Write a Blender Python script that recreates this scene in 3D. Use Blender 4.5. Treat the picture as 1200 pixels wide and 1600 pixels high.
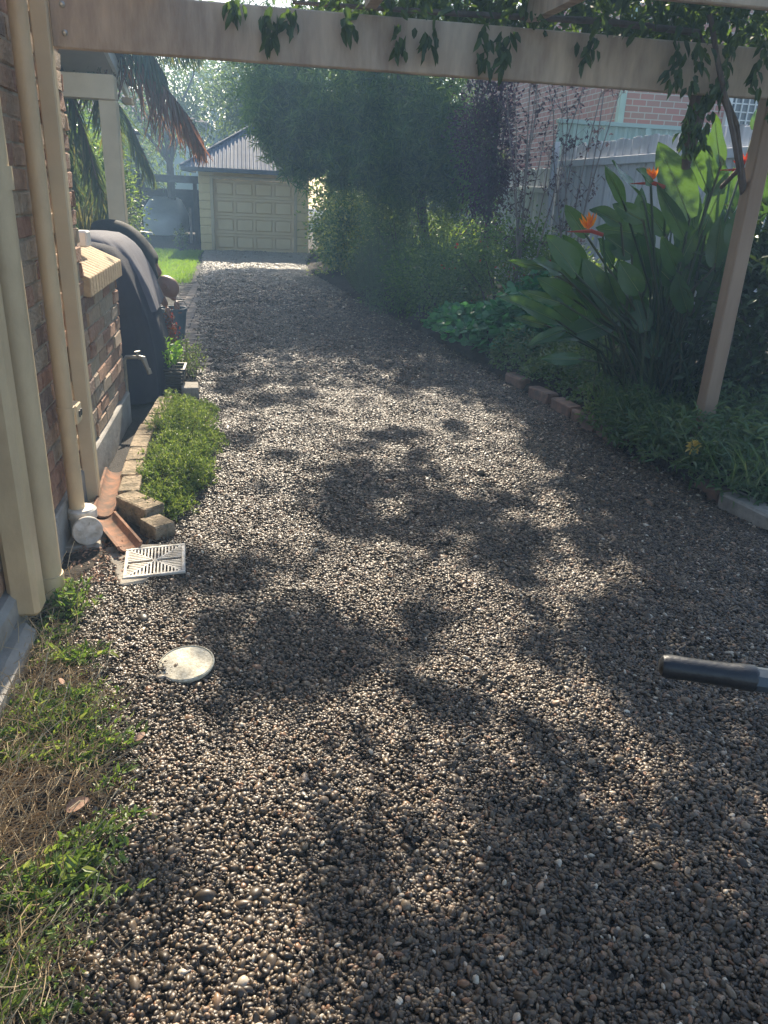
import bpy, math, random
import numpy as np
from mathutils import Vector, Matrix
for o in list(bpy.data.objects): bpy.data.objects.remove(o)
SC = bpy.context.scene; COL = SC.collection
rng = np.random.default_rng(7); random.seed(7)
rad = math.radians
# ---------------------------------------------------------------- camera
YAW, PITCH, ROLL, EYE = rad(10.2), rad(22.7), rad(2.7), 1.55
f_ = Vector((math.sin(YAW)*math.cos(PITCH), math.cos(YAW)*math.cos(PITCH), -math.sin(PITCH)))
r0 = Vector((math.cos(YAW), -math.sin(YAW), 0)); u0 = r0.cross(f_)
r_ = r0*math.cos(ROLL)+u0*math.sin(ROLL); u_ = u0*math.cos(ROLL)-r0*math.sin(ROLL)
cd = bpy.data.cameras.new('camera'); cam = bpy.data.objects.new('camera', cd); COL.objects.link(cam)
cd.sensor_fit = 'VERTICAL'; cd.sensor_height = 24; cd.lens = 18.0; cd.clip_start = .05; cd.clip_end = 600
cam.matrix_world = Matrix(((r_.x,u_.x,-f_.x,0),(r_.y,u_.y,-f_.y,0),(r_.z,u_.z,-f_.z,EYE),(0,0,0,1)))
SC.camera = cam
# ---------------------------------------------------------------- world, sun, exposure
SUN_EL, SUN_AZ = rad(34.5), rad(3.5)
w = bpy.data.worlds.new("World"); SC.world = w; w.use_nodes = True
nt = w.node_tree; bg = nt.nodes['Background']
sky = nt.nodes.new('ShaderNodeTexSky'); sky.sky_type = 'NISHITA'; sky.sun_disc = False
sky.sun_elevation = SUN_EL; sky.sun_rotation = SUN_AZ; sky.dust_density = 1.5
nt.links.new(sky.outputs[0], bg.inputs[0]); bg.inputs[1].default_value = .108
sv = Vector((math.sin(SUN_AZ)*math.cos(SUN_EL), math.cos(SUN_AZ)*math.cos(SUN_EL), math.sin(SUN_EL)))
sl = bpy.data.lights.new('sun', 'SUN'); sl.energy = 5.0; sl.angle = rad(.55); sl.color = (1, .87, .68)
so = bpy.data.objects.new('sun', sl); COL.objects.link(so); so.rotation_euler = sv.to_track_quat('Z', 'Y').to_euler()
so.location = (0, 0, 8)
SC.view_settings.view_transform = 'Standard'; SC.view_settings.look = 'None'
SC.view_settings.gamma = 1; SC.view_settings.exposure = 1.4
SC.cycles.max_bounces = 8; SC.cycles.volume_bounces = 0; SC.cycles.transparent_max_bounces = 8
# ---------------------------------------------------------------- materials
def lk(nt, a, b): nt.links.new(a, b)
def base(name):
    m = bpy.data.materials.new(name); m.use_nodes = True
    return m, m.node_tree, m.node_tree.nodes['Principled BSDF']
def mixcol(nt, fac, a, b):
    n = nt.nodes.new('ShaderNodeMix'); n.data_type = 'RGBA'
    if fac is not None: lk(nt, fac, n.inputs[0])
    for i, c in ((6, a), (7, b)):
        if isinstance(c, tuple): n.inputs[i].default_value = (*c[:3], 1)
        else: lk(nt, c, n.inputs[i])
    return n
def noise(nt, scale, detail=5, vec=None, rough=.6, stretch=None):
    n = nt.nodes.new('ShaderNodeTexNoise'); n.inputs['Scale'].default_value = scale
    n.inputs['Detail'].default_value = detail; n.inputs['Roughness'].default_value = rough
    g = nt.nodes.new('ShaderNodeNewGeometry')
    src = g.outputs['Position']
    if stretch:
        mp = nt.nodes.new('ShaderNodeMapping'); mp.inputs['Scale'].default_value = stretch; lk(nt, src, mp.inputs[0]); src = mp.outputs[0]
    lk(nt, src, n.inputs['Vector']); return n
def ramp(nt, src, stops):
    r = nt.nodes.new('ShaderNodeValToRGB'); e = r.color_ramp.elements
    e[0].position, e[0].color = stops[0][0], (*stops[0][1], 1); e[1].position, e[1].color = stops[-1][0], (*stops[-1][1], 1)
    for p, c in stops[1:-1]:
        x = e.new(p); x.color = (*c, 1)
    lk(nt, src, r.inputs[0]); return r
def mat(name, a, b=None, rough=.6, scale=8, bump=.2, bscale=60, metal=0, stretch=None, spec=.5, dist=.01, island=None):
    m, nt, p = base(name); b = b or tuple(x*.7 for x in a)
    n = noise(nt, scale, stretch=stretch)
    r = ramp(nt, n.outputs[0], [(.35, a), (.65, b)])
    out = r.outputs[0]
    if island:
        g = nt.nodes.new('ShaderNodeNewGeometry'); rr = ramp(nt, g.outputs['Random Per Island'], island)
        rr.color_ramp.interpolation = 'LINEAR'
        mm = mixcol(nt, None, rr.outputs[0], out); mm.inputs[0].default_value = .3; out = mm.outputs[2]
    lk(nt, out, p.inputs['Base Color'])
    p.inputs['Roughness'].default_value = rough; p.inputs['Metallic'].default_value = metal
    p.inputs['Specular IOR Level'].default_value = spec
    if bump:
        n2 = noise(nt, bscale, 8, stretch=stretch); bp = nt.nodes.new('ShaderNodeBump'); bp.inputs['Strength'].default_value = bump
        bp.inputs['Distance'].default_value = dist; lk(nt, n2.outputs[0], bp.inputs['Height']); lk(nt, bp.outputs[0], p.inputs['Normal'])
    return m
def leafmat(name, cols, rough=.45, trans=.4, tcol=None, spec=.5):
    m, nt, p = base(name)
    g = nt.nodes.new('ShaderNodeNewGeometry')
    k = len(cols); r = ramp(nt, g.outputs['Random Per Island'], [(i/(k-1), c) for i, c in enumerate(cols)])
    lk(nt, r.outputs[0], p.inputs['Base Color']); p.inputs['Roughness'].default_value = rough; p.inputs['Specular IOR Level'].default_value = spec
    t = nt.nodes.new('ShaderNodeBsdfTranslucent')
    h = nt.nodes.new('ShaderNodeMix'); h.data_type = 'RGBA'; h.blend_type = 'MULTIPLY'; h.inputs[0].default_value = 1
    lk(nt, r.outputs[0], h.inputs[6]); h.inputs[7].default_value = (*(tcol or (2.6, 2.4, .8)), 1)
    lk(nt, h.outputs[2], t.inputs[0])
    ms = nt.nodes.new('ShaderNodeMixShader'); ms.inputs[0].default_value = trans
    lk(nt, p.outputs[0], ms.inputs[1]); lk(nt, t.outputs[0], ms.inputs[2]); lk(nt, ms.outputs[0], nt.nodes['Material Output'].inputs[0])
    return m
M = {}
M['cream'] = mat('cream_paint', (.66, .53, .34), (.58, .46, .29), .45, 4, .12, 25)
M['pipe'] = mat('pipe_paint', (.68, .52, .31), (.56, .42, .25), .42, 9, .15, 60, stretch=(1, 1, .5))
M['beam'] = mat('beam_timber_paint', (.60, .48, .36), (.36, .27, .20), .62, 5, .6, 24, stretch=(1.9, 3, .45), dist=.008)
M['post'] = mat('post_timber', (.36, .25, .17), (.27, .18, .12), .6, 3, .3, 20, stretch=(3, 3, .3), dist=.006)
M['white'] = mat('white_gloss', (.8, .79, .75), (.68, .67, .62), .3, 6, .05, 30)
M['pvc'] = mat('white_pvc', (.70, .67, .61), (.46, .41, .33), .5, 26, .25, 60)
M['brick'] = mat('clinker_brick', (.46, .36, .26), (.14, .09, .07), .85, 30, 1, 55, dist=.02,
                 island=[(0, (.24, .13, .09)), (.3, (.42, .20, .12)), (.55, (.50, .33, .21)), (.8, (.54, .43, .30)), (1, (.20, .13, .11))])
M['mortar'] = mat('mortar', (.46, .38, .28), (.34, .28, .2), .9, 30, .7, 90)
M['plinth'] = mat('rendered_plinth', (.36, .34, .31), (.26, .24, .21), .85, 9, .4, 40)
M['sill'] = mat('sill_brick', (.46, .34, .20), (.26, .18, .11), .85, 26, .9, 55, island=[(0, (.40, .28, .16)), (1, (.52, .39, .23))])
M['terracotta'] = mat('terracotta', (.34, .17, .10), (.14, .10, .075), .95, 16, .3, 50)
M['edge'] = mat('edging_brick', (.44, .34, .23), (.16, .13, .08), .9, 16, 1, 50, dist=.02)
M['redge'] = mat('weathered_edging', (.28, .17, .12), (.15, .11, .09), .9, 14, .7, 50)
M['conc'] = mat('old_concrete', (.36, .33, .28), (.22, .2, .17), .9, 12, .7, 60)
M['soil'] = mat('soil', (.06, .045, .032), (.03, .024, .018), .95, 18, 1, 45, dist=.03)
M['under'] = mat('driveway_bed', (.06, .05, .042), (.03, .026, .022), .9, 60, 1, 150, dist=.01)
M['paver'] = mat('paver', (.24, .19, .16), (.15, .12, .1), .85, 12, .5, 50)
M['cover'] = mat('cover_fabric', (.03, .029, .046), (.02, .02, .034), .85, 5, .25, 160)
M['cover2'] = mat('faded_cover_fabric', (.10, .10, .13), (.065, .065, .09), .85, 5, .25, 160)
M['black'] = mat('black_cotton', (.012, .013, .016), (.02, .021, .026), .85, 20, .2, 200)
M['trouser'] = mat('navy_denim', (.03, .035, .05), (.02, .025, .035), .8, 20, .2, 200)
M['skin'] = mat('skin', (.30, .16, .11), (.25, .125, .085), .5, 12, .1, 90)
M['planter'] = mat('planter_plastic', (.035, .035, .04), (.06, .06, .06), .5, 20, .1, 80)
M['bucket'] = mat('bucket_plastic', (.10, .14, .17), (.07, .10, .12), .4, 8, .05, 60)
M['steel'] = mat('steel_wire', (.5, .5, .48), (.35, .33, .3), .35, 10, .05, 60, metal=.8)
M['brass'] = mat('weathered_brass', (.34, .30, .24), (.24, .21, .18), .45, 20, .2, 80, metal=.5)
M['fence'] = mat('weathered_paling', (.62, .63, .66), (.40, .40, .42), .85, 5, .6, 20, stretch=(4, 4, .25), island=[(0, (.42, .43, .46)), (1, (.72, .73, .76))])
M['colorbond'] = mat('green_steel', (.38, .50, .42), (.34, .45, .38), .5, 3, .05, 20)
M['gdoor'] = mat('door_steel', (.90, .70, .42), (.86, .66, .39), .5, 3, .05, 20)
M['block'] = mat('cream_block', (.88, .68, .36), (.82, .62, .32), .8, 10, .4, 40)
M['roof'] = mat('galvanised_roof', (.12, .15, .21), (.08, .10, .145), .65, 2.5, .1, 20, spec=.25)
M['gutter'] = mat('dark_gutter', (.12, .13, .15), (.09, .1, .11), .5)
M['darkwood'] = mat('dark_timber', (.10, .085, .075), (.06, .05, .045), .85, 6, .5, 25)
M['carcover'] = mat('silver_car_cover', (.78, .82, .88), (.68, .72, .8), .45, 2, .3, 9, dist=.05)
M['bark'] = mat('bark', (.16, .13, .11), (.09, .07, .06), .9, 14, .8, 30, stretch=(1, 1, .4))
M['palebark'] = mat('pale_bark', (.30, .26, .24), (.18, .15, .14), .85, 14, .5, 30, stretch=(1, 1, .4))
M['grip'] = mat('rubber_grip', (.012, .015, .02), (.02, .022, .026), .38, 20, .15, 120)
M['handle'] = mat('painted_tube', (.06, .08, .10), (.045, .06, .08), .4, 10, .1, 60)
M['tray'] = mat('green_tray', (.04, .10, .06), (.03, .07, .045), .5)
M['lid'] = mat('speckled_lid', (.80, .74, .58), (.46, .40, .28), .6, 75, .3, 150)
M['glass'] = mat('window_glass', (.05, .06, .07), (.08, .09, .1), .1, 3, 0)
M['straw'] = mat('dry_straw', (.34, .26, .16), (.24, .17, .10), .7, 30, 0, island=[(0, (.20, .13, .07)), (.5, (.36, .27, .16)), (1, (.62, .53, .36))])
M['dead'] = mat('dead_leaf', (.34, .2, .13), (.24, .13, .08), .7, 30, .3, 60)
M['farwall'] = mat('far_render', (.42, .5, .40), (.38, .46, .36), .8)
M['orange'] = leafmat('orange_petal', [(.75, .22, .01), (.85, .34, .02)], .5, .5, (1.3, 1.2, .8))
M['redbract'] = leafmat('red_bract', [(.35, .05, .03), (.5, .1, .05)], .5, .35, (1.4, 1, .8))
M['yellow'] = leafmat('yellow_petal', [(.75, .55, .1), (.8, .68, .25)], .6, .35, (1.2, 1.1, .9))
# neighbour brickwork (a brick pattern inside the wall's own material)
m, nt, p = base('red_brick_pattern'); M['nbrick'] = m
g = nt.nodes.new('ShaderNodeTexCoord'); sx = nt.nodes.new('ShaderNodeSeparateXYZ'); lk(nt, g.outputs['Object'], sx.inputs[0])
ad = nt.nodes.new('ShaderNodeMath'); ad.operation = 'ADD'; lk(nt, sx.outputs[0], ad.inputs[0]); lk(nt, sx.outputs[1], ad.inputs[1])
cx = nt.nodes.new('ShaderNodeCombineXYZ'); lk(nt, ad.outputs[0], cx.inputs[0]); lk(nt, sx.outputs[2], cx.inputs[1])
bt = nt.nodes.new('ShaderNodeTexBrick'); lk(nt, cx.outputs[0], bt.inputs[0])
for k, v in (('Scale', 1), ('Brick Width', .26), ('Row Height', .1), ('Mortar Size', .009), ('Bias', -.1)): bt.inputs[k].default_value = v
bt.inputs['Color1'].default_value = (.44, .15, .10, 1); bt.inputs['Color2'].default_value = (.36, .18, .12, 1); bt.inputs['Mortar'].default_value = (.5, .44, .36, 1)
lk(nt, bt.outputs[0], p.inputs['Base Color']); p.inputs['Roughness'].default_value = .85
# pebbles: one colour per stone
m, nt, p = base('river_pebble'); M['pebble'] = m
oi = nt.nodes.new('ShaderNodeObjectInfo')
r = ramp(nt, oi.outputs['Random'], [(0, (.026, .019, .013)), (.25, (.096, .066, .041)), (.5, (.04, .031, .024)), (.68, (.165, .117, .07)), (.8, (.08, .051, .029)), (.9, (.25, .19, .125)), (.96, (.23, .11, .052)), (1, (.62, .55, .43))])
n = noise(nt, 120, 4); mm = nt.nodes.new('ShaderNodeMix'); mm.data_type = 'RGBA'; mm.blend_type = 'MULTIPLY'; mm.inputs[0].default_value = .6
lk(nt, r.outputs[0], mm.inputs[6]); r2 = ramp(nt, n.outputs[0], [(.3, (.55, .55, .55)), (.7, (1.2, 1.2, 1.2))]); lk(nt, r2.outputs[0], mm.inputs[7])
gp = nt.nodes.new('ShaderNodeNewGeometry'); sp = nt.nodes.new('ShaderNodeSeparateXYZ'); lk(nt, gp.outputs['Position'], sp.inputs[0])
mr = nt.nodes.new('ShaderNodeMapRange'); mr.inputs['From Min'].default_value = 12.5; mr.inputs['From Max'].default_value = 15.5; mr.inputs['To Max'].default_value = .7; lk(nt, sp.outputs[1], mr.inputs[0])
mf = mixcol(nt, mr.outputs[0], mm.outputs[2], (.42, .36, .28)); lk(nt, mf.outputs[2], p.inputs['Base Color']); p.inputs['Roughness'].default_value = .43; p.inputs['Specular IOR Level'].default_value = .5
# foliage
M['f_big'] = leafmat('needle_leaf', [(.06, .12, .06), (.10, .18, .08), (.17, .25, .10)], .42, .38)
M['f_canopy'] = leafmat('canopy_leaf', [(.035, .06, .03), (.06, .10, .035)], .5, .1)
M['f_varieg'] = leafmat('variegated_leaf', [(.07, .14, .06), (.11, .18, .08), (.5, .5, .28)], .4, .45)
M['f_lime'] = leafmat('lime_leaf', [(.10, .17, .04), (.2, .28, .07)], .45, .5)
M['f_purple'] = leafmat('purple_leaf', [(.08, .05, .075), (.12, .07, .10), (.08, .08, .06)], .5, .3, (1.8, 1.2, 1.3))
M['f_myrtle'] = leafmat('myrtle_leaf', [(.08, .05, .07), (.10, .07, .09)], .5, .3, (1.8, 1.5, 1))
M['f_low'] = leafmat('shrub_leaf', [(.06, .12, .055), (.10, .17, .07), (.16, .23, .10)], .42, .38)
M['f_rosemary'] = leafmat('greyish_leaf', [(.08, .12, .09), (.13, .17, .13)], .5, .3)
M['f_nast'] = leafmat('round_leaf', [(.05, .17, .09), (.08, .23, .12), (.12, .28, .14)], .45, .35, (1.6, 1.9, .8))
M['f_bop'] = leafmat('paddle_leaf', [(.03, .072, .045), (.05, .105, .056), (.08, .135, .062)], .25, .22, (3.2, 3.2, .8))
M['f_stalk'] = leafmat('leaf_stalk', [(.03, .06, .03), (.06, .09, .045), (.10, .10, .06)], .5, .1)
M['f_vine'] = leafmat('vine_leaf', [(.03, .06, .03), (.05, .09, .035), (.07, .12, .04)], .5, .3)
M['f_ground'] = leafmat('groundcover_leaf', [(.055, .11, .055), (.09, .15, .07), (.14, .18, .10)], .45, .32)
M['f_bush'] = leafmat('fine_leaf', [(.07, .13, .035), (.12, .19, .055), (.22, .29, .11)], .5, .35, (2., 1.8, .9))
M['f_weed'] = leafmat('weed_leaf', [(.07, .13, .035), (.12, .20, .06), (.24, .29, .13)], .5, .35, (2., 1.9, .8))
M['f_palm'] = leafmat('palm_leaflet', [(.05, .085, .07), (.07, .11, .08), (.12, .11, .07)], .4, .3)
M['f_deadpalm'] = leafmat('dying_leaflet', [(.16, .10, .08), (.22, .12, .09), (.12, .11, .08)], .5, .35, (1.6, 1.3, 1))  # browning of a dead frond plus red lens flare tint put into the colour
M['f_grass'] = leafmat('lawn_blade', [(.09, .18, .03), (.16, .26, .05)], .5, .45)
M['f_far'] = leafmat('far_leaf', [(.04, .07, .035), (.07, .11, .045), (.10, .15, .05)], .5, .4)
M['f_succ'] = leafmat('succulent_leaf', [(.13, .26, .05), (.2, .36, .08)], .35, .35)
M['f_red'] = leafmat('red_leaf', [(.14, .03, .025), (.22, .06, .03), (.07, .08, .03)], .5, .35, (1.8, 1.1, .8))
nt = M['f_bop'].node_tree; p = nt.nodes['Principled BSDF']; n_ = noise(nt, 45, 4, stretch=(1, 1, 2.2)); bp_ = nt.nodes.new('ShaderNodeBump'); bp_.inputs['Strength'].default_value = .5; bp_.inputs['Distance'].default_value = .008
nt.links.new(n_.outputs[0], bp_.inputs['Height']); nt.links.new(bp_.outputs[0], p.inputs['Normal'])
# ---------------------------------------------------------------- mesh tools
def tag(o, label=None, cat=None, group=None, kind=None):
    if label: o['label'] = label
    if cat: o['category'] = cat
    if group: o['group'] = group
    if kind: o['kind'] = kind
    return o
def empty(name, loc, label, cat, group=None):
    o = bpy.data.objects.new(name, None); COL.objects.link(o); o.location = loc; o.empty_display_size = .1
    return tag(o, label, cat, group)
def link(name, me, mt, parent=None):
    o = bpy.data.objects.new(name, me); COL.objects.link(o)
    for x in (mt if isinstance(mt, (list, tuple)) else [mt]): me.materials.append(x)
    if parent is not None:
        o.parent = parent; o.matrix_parent_inverse = Matrix.Translation(parent.location).inverted()
    return o
def nmesh(name, V, F, mt, parent=None, smooth=False):
    """V (n,3) array, F list of (m,k) int arrays"""
    me = bpy.data.meshes.new(name); V = np.asarray(V, dtype=np.float32)
    Fs = [np.asarray(f, dtype=np.int32) for f in (F if isinstance(F, list) else [F]) if len(f)]
    li = np.concatenate([f.ravel() for f in Fs]); tot = np.concatenate([np.full(len(f), f.shape[1], dtype=np.int32) for f in Fs])
    st = np.concatenate([[0], np.cumsum(tot)[:-1]]).astype(np.int32)
    me.vertices.add(len(V)); me.vertices.foreach_set('co', V.ravel())
    me.loops.add(len(li)); me.loops.foreach_set('vertex_index', li)
    me.polygons.add(len(tot)); me.polygons.foreach_set('loop_start', st); me.polygons.foreach_set('loop_total', tot)
    me.polygons.foreach_set('use_smooth', np.full(len(tot), smooth, dtype=bool))
    me.update(calc_edges=True); me.validate()
    return link(name, me, mt, parent)
class MB:
    def __init__(s): s.v = []; s.f = []
    def add(s, vs, fs):
        k = len(s.v); s.v += [tuple(v) for v in vs]; s.f += [tuple(i+k for i in f) for f in fs]; return s
    def box(s, x0, x1, y0, y1, z0, z1, b=0, rot=0, jit=0):
        cx, cy, cz = (x0+x1)/2, (y0+y1)/2, (z0+z1)/2
        hx, hy, hz = abs(x1-x0)/2, abs(y1-y0)/2, abs(z1-z0)/2
        c, sn = math.cos(rot), math.sin(rot)
        b = min(b, hx*.9, hy*.9, hz*.9)
        vs = []; fs = []
        if b <= 0:
            for a in (-1, 1):
                for e in (-1, 1):
                    for g in (-1, 1): vs.append([a*hx, e*hy, g*hz])
            fs = [(0,1,3,2),(4,6,7,5),(0,4,5,1),(2,3,7,6),(0,2,6,4),(1,5,7,3)]
        else:
            idx = {}
            for a in (-1, 1):
                for e in (-1, 1):
                    for g in (-1, 1):
                        for ax in range(3):
                            q = [a*(hx-b), e*(hy-b), g*(hz-b)]; q[ax] = (a*hx, e*hy, g*hz)[ax]
                            idx[(a, e, g, ax)] = len(vs); vs.append(q)
            I = idx
            for a in (-1, 1):
                fs.append([I[(a,-1,-1,0)], I[(a,1,-1,0)], I[(a,1,1,0)], I[(a,-1,1,0)]][::a])
                fs.append([I[(-1,a,-1,1)], I[(-1,a,1,1)], I[(1,a,1,1)], I[(1,a,-1,1)]][::a])
                fs.append([I[(-1,-1,a,2)], I[(1,-1,a,2)], I[(1,1,a,2)], I[(-1,1,a,2)]][::a])
            for a in (-1, 1):
                for e in (-1, 1):
                    fs.append([I[(a,e,-1,0)], I[(a,e,-1,1)], I[(a,e,1,1)], I[(a,e,1,0)]][::a*e])
                    fs.append([I[(a,-1,e,0)], I[(a,1,e,0)], I[(a,1,e,2)], I[(a,-1,e,2)]][::a*e])
                    fs.append([I[(-1,a,e,1)], I[(-1,a,e,2)], I[(1,a,e,2)], I[(1,a,e,1)]][::a*e])
                    for g in (-1, 1): fs.append([I[(a,e,g,0)], I[(a,e,g,1)], I[(a,e,g,2)]][::a*e*g])
        out = []
        for q in vs:
            x, y, z = q
            if jit: x += random.uniform(-jit, jit); y += random.uniform(-jit, jit); z += random.uniform(-jit, jit)
            out.append((cx+x*c-y*sn, cy+x*sn+y*c, cz+z))
        return s.add(out, fs)
    def tube(s, pts, rr, n=10, cap=True, flat=1):
        pts = [Vector(p) for p in pts]; rr = rr if isinstance(rr, (list, tuple)) else [rr]*len(pts)
        rings = []; up = None
        for i, p in enumerate(pts):
            t = (pts[min(i+1, len(pts)-1)]-pts[max(i-1, 0)]).normalized()
            if up is None: up = Vector((0, 0, 1)) if abs(t.z) < .9 else Vector((1, 0, 0))
            a = t.cross(up).normalized(); bb = a.cross(t).normalized(); up = bb
            rings.append([p+a*math.cos(2*math.pi*k/n)*rr[i]+bb*math.sin(2*math.pi*k/n)*rr[i]*flat for k in range(n)])
        vs = [v for r in rings for v in r]; fs = []
        for i in range(len(pts)-1):
            for k in range(n): fs.append((i*n+k, i*n+(k+1) % n, (i+1)*n+(k+1) % n, (i+1)*n+k))
        if cap: fs.append(tuple(range(n-1, -1, -1))); fs.append(tuple((len(pts)-1)*n+k for k in range(n)))
        return s.add(vs, fs)
    def lathe(s, c, prof, n=24, axis=None):
        """prof: list of (r, h) along axis from c"""
        ax = Vector(axis or (0, 0, 1)).normalized(); a = ax.orthogonal().normalized(); b = ax.cross(a); c = Vector(c)
        vs = [c+ax*h+(a*math.cos(2*math.pi*k/n)+b*math.sin(2*math.pi*k/n))*r for r, h in prof for k in range(n)]
        fs = [(i*n+k, i*n+(k+1) % n, (i+1)*n+(k+1) % n, (i+1)*n+k) for i in range(len(prof)-1) for k in range(n)]
        fs += [tuple(range(n-1, -1, -1)), tuple((len(prof)-1)*n+k for k in range(n))]
        return s.add(vs, fs)
    def build(s, name, mt, parent=None, smooth=False):
        me = bpy.data.meshes.new(name); me.from_pydata(s.v, [], s.f)
        if smooth: 
            me.polygons.foreach_set('use_smooth', [True]*len(me.polygons))
        me.update(); o = link(name, me, mt, parent)
        if smooth:
            try: me.set_sharp_from_angle(angle=rad(40))
            except Exception: pass
        return o
T_DIA = (np.array([(0,0,0),(.45,-.5,.04),(1,0,-.04),(.45,.5,.04)]), [np.array([[0,1,2,3]])])
T_LEAF = (np.array([(0,0,0),(.3,-.46,.10),(.3,0,.0),(.3,.46,.10),(.7,-.34,.05),(.7,0,-.03),(.7,.34,.05),(1,0,-.14)]),
          [np.array([[1,4,5,2],[2,5,6,3]]), np.array([[0,1,2],[0,2,3],[4,7,5],[5,7,6]])])
_a = np.arange(8)*math.pi/4
T_ROUND = (np.vstack([[.5, 0, -.08], np.c_[.5+.5*np.cos(_a), .5*np.sin(_a), .03*np.cos(2*_a)]]), [np.array([[0, 1+k, 1+(k+1) % 8] for k in range(8)])])
T_GRASS = (np.array([(0,-.5,0),(0,.5,0),(.5,-.4,.0),(.5,.4,.0),(.85,-.2,-.10),(.85,.2,-.10),(1,0,-.22)]),
           [np.array([[0,2,3,1],[2,4,5,3]]), np.array([[4,6,5]])])
def unit(a): return a/np.maximum(np.linalg.norm(a, axis=1, keepdims=True), 1e-9)
def leafarr(P, D, L, W, T, up=None, upj=.6):
    n = len(P); P = np.asarray(P, float); D = unit(np.asarray(D, float))
    L = np.broadcast_to(np.asarray(L, float), (n,)); W = np.broadcast_to(np.asarray(W, float), (n,))
    U = np.tile(up if up is not None else (0, 0, 1.), (n, 1))+rng.normal(0, upj, (n, 3))
    S = unit(np.cross(U, D)); N = np.cross(D, S)
    tv = T[0]; k = len(tv)
    V = P[:, None]+D[:, None]*(tv[None, :, 0:1]*L[:, None, None])+S[:, None]*(tv[None, :, 1:2]*W[:, None, None])+N[:, None]*(tv[None, :, 2:3]*L[:, None, None])
    off = (np.arange(n)*k)[:, None, None]
    return V.reshape(-1, 3), [(f[None]+off).reshape(-1, f.shape[1]) for f in T[1]]
def join(parts):
    V = []; F3 = []; F4 = []; o = 0
    for v, fs in parts:
        for f in fs: (F3 if f.shape[1] == 3 else F4).append(f+o)
        V.append(v); o += len(v)
    return np.vstack(V), [np.vstack(x) for x in (F3, F4) if x]
def leaves(name, arr, mt, parent=None): 
    V, F = arr; return nmesh(name, V, F, mt, parent)
def sph(n): 
    return unit(rng.normal(0, 1, (n, 3)))
def blob(c, r, n, clumps=40, cr=.22, shell=.5, zmin=.01):
    """points in leaf clumps spread through an ellipsoid; also the outward direction"""
    d = sph(clumps); q = d*(shell+(1-shell)*rng.random((clumps, 1)))**1.0
    k = rng.integers(0, clumps, n); rr = np.array(r, float)
    p = q[k]+rng.normal(0, cr, (n, 3))*(.6+.8*rng.random((clumps, 1)))[k]
    P = np.array(c)+p*rr
    P[:, 2] = np.where(P[:, 2] < zmin, zmin+rng.random(n)*.1, P[:, 2])
    return P, unit(p+rng.normal(0, .5, (n, 3)))
def vnoise(x, y, s=1., seed=0):
    r = np.random.default_rng(seed); v = 0
    for i in range(7):
        a = r.uniform(0, 6.28); k = s*r.uniform(.6, 1.9); v = v+np.sin(k*(x*math.cos(a)+y*math.sin(a))+r.uniform(0, 6.28))
    return v/7*1.9
def gz(x, y):
    return .012*vnoise(x, y, 5, 1)+.008*vnoise(x, y, 13, 2)+.004*vnoise(x, y, 30, 3)
REDGE = np.array([(-1, 2.4), (2.0, 2.5), (3.3, 2.6), (3.8, 2.58), (4.8, 2.46), (5.6, 2.38), (6.5, 2.27), (9.1, 2.0), (11.8, 1.6), (15.3, 1.15), (17.5, 1.15), (20.4, 1.5)])
def redge(y): return np.interp(y, REDGE[:, 0], REDGE[:, 1])
LEDGE = np.array([(-1, -.42), (1.0, -.42), (1.25, -.40), (1.7, -.36), (2.2, -.52), (2.6, -.72), (3.05, -.72), (3.3, -.45), (4, -.36), (5.6, -.45), (6.4, -.52), (9, -.62), (14, -.85), (18, -1.0), (20.4, -1.15)])
def ledge(y): return np.interp(y, LEDGE[:, 0], LEDGE[:, 1])
def grid(name, x0, x1, y0, y1, nx, ny, fz, mt, parent=None):
    X, Y = np.meshgrid(np.linspace(x0, x1, nx), np.linspace(y0, y1, ny)); Z = fz(X, Y)
    V = np.c_[X.ravel(), Y.ravel(), Z.ravel()]; i = np.arange(nx-1)[None]+nx*np.arange(ny-1)[:, None]; i = i.ravel()
    return nmesh(name, V, [np.c_[i, i+1, i+nx+1, i+nx]], mt, parent, True)
# ================================================================ GROUND
st = 'structure'
tag(nmesh('ground', [(-44,-14,-.06),(44,-14,-.06),(44,66,-.06),(-44,66,-.06)], [np.array([[0,1,2,3]])], M['soil']), 'dark soil ground stretching beyond the gardens', kind=st)
def fdrive(X, Y): return gz(X, Y)-.006
tag(grid('driveway', -1.15, 3.1, -1.2, 20.7, 150, 500, fdrive, M['under']), 'dark bedding of the driveway beneath the loose pebbles', kind=st)
def fbed(X, Y):
    d = np.clip(X-redge(Y), -.3, 3); return np.where(d < .02, -.03, .03+.09*np.clip(d*2, 0, 1)+.02*vnoise(X, Y, 6, 5))
tag(grid('garden_bed', 1.1, 7.5, -1, 21, 130, 200, fbed, M['soil']), 'raised dark garden bed along the right edge of the driveway', kind=st)
# pebbles -----------------------------------------------------------
def peb_points():
    out = []
    for y0, y1, dens, sc in ((-.2, .7, 2500, 1.15), (.7, 3.6, 19000, .80), (3.6, 6.5, 13000, .92), (6.5, 11, 6000, 1.25), (11, 20.3, 2800, 1.75)):
        n = int((y1-y0)*3.9*dens); y = rng.uniform(y0, y1, n); x = rng.uniform(-1.1, 2.8, n)
        k = (x > ledge(y)-.07*(y < 2.6)+rng.normal(0, .03+.03*(y < 2.6), n)) & (x < redge(y)+rng.normal(-.02, .03, n)); x = x[k]; y = y[k]; n = len(x)
        s = sc*np.exp(rng.normal(0, .30, n)); s *= 1+.5*(rng.random(n) < .02)
        z = gz(x, y)+rng.uniform(-.001, .008, n)*sc
        out.append(np.c_[x, y, z, s])
    return np.vstack(out)
pp = peb_points(); n = len(pp)
me = bpy.data.meshes.new('gravel'); me.vertices.add(n); me.vertices.foreach_set('co', pp[:, :3].astype(np.float32).ravel())
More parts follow.
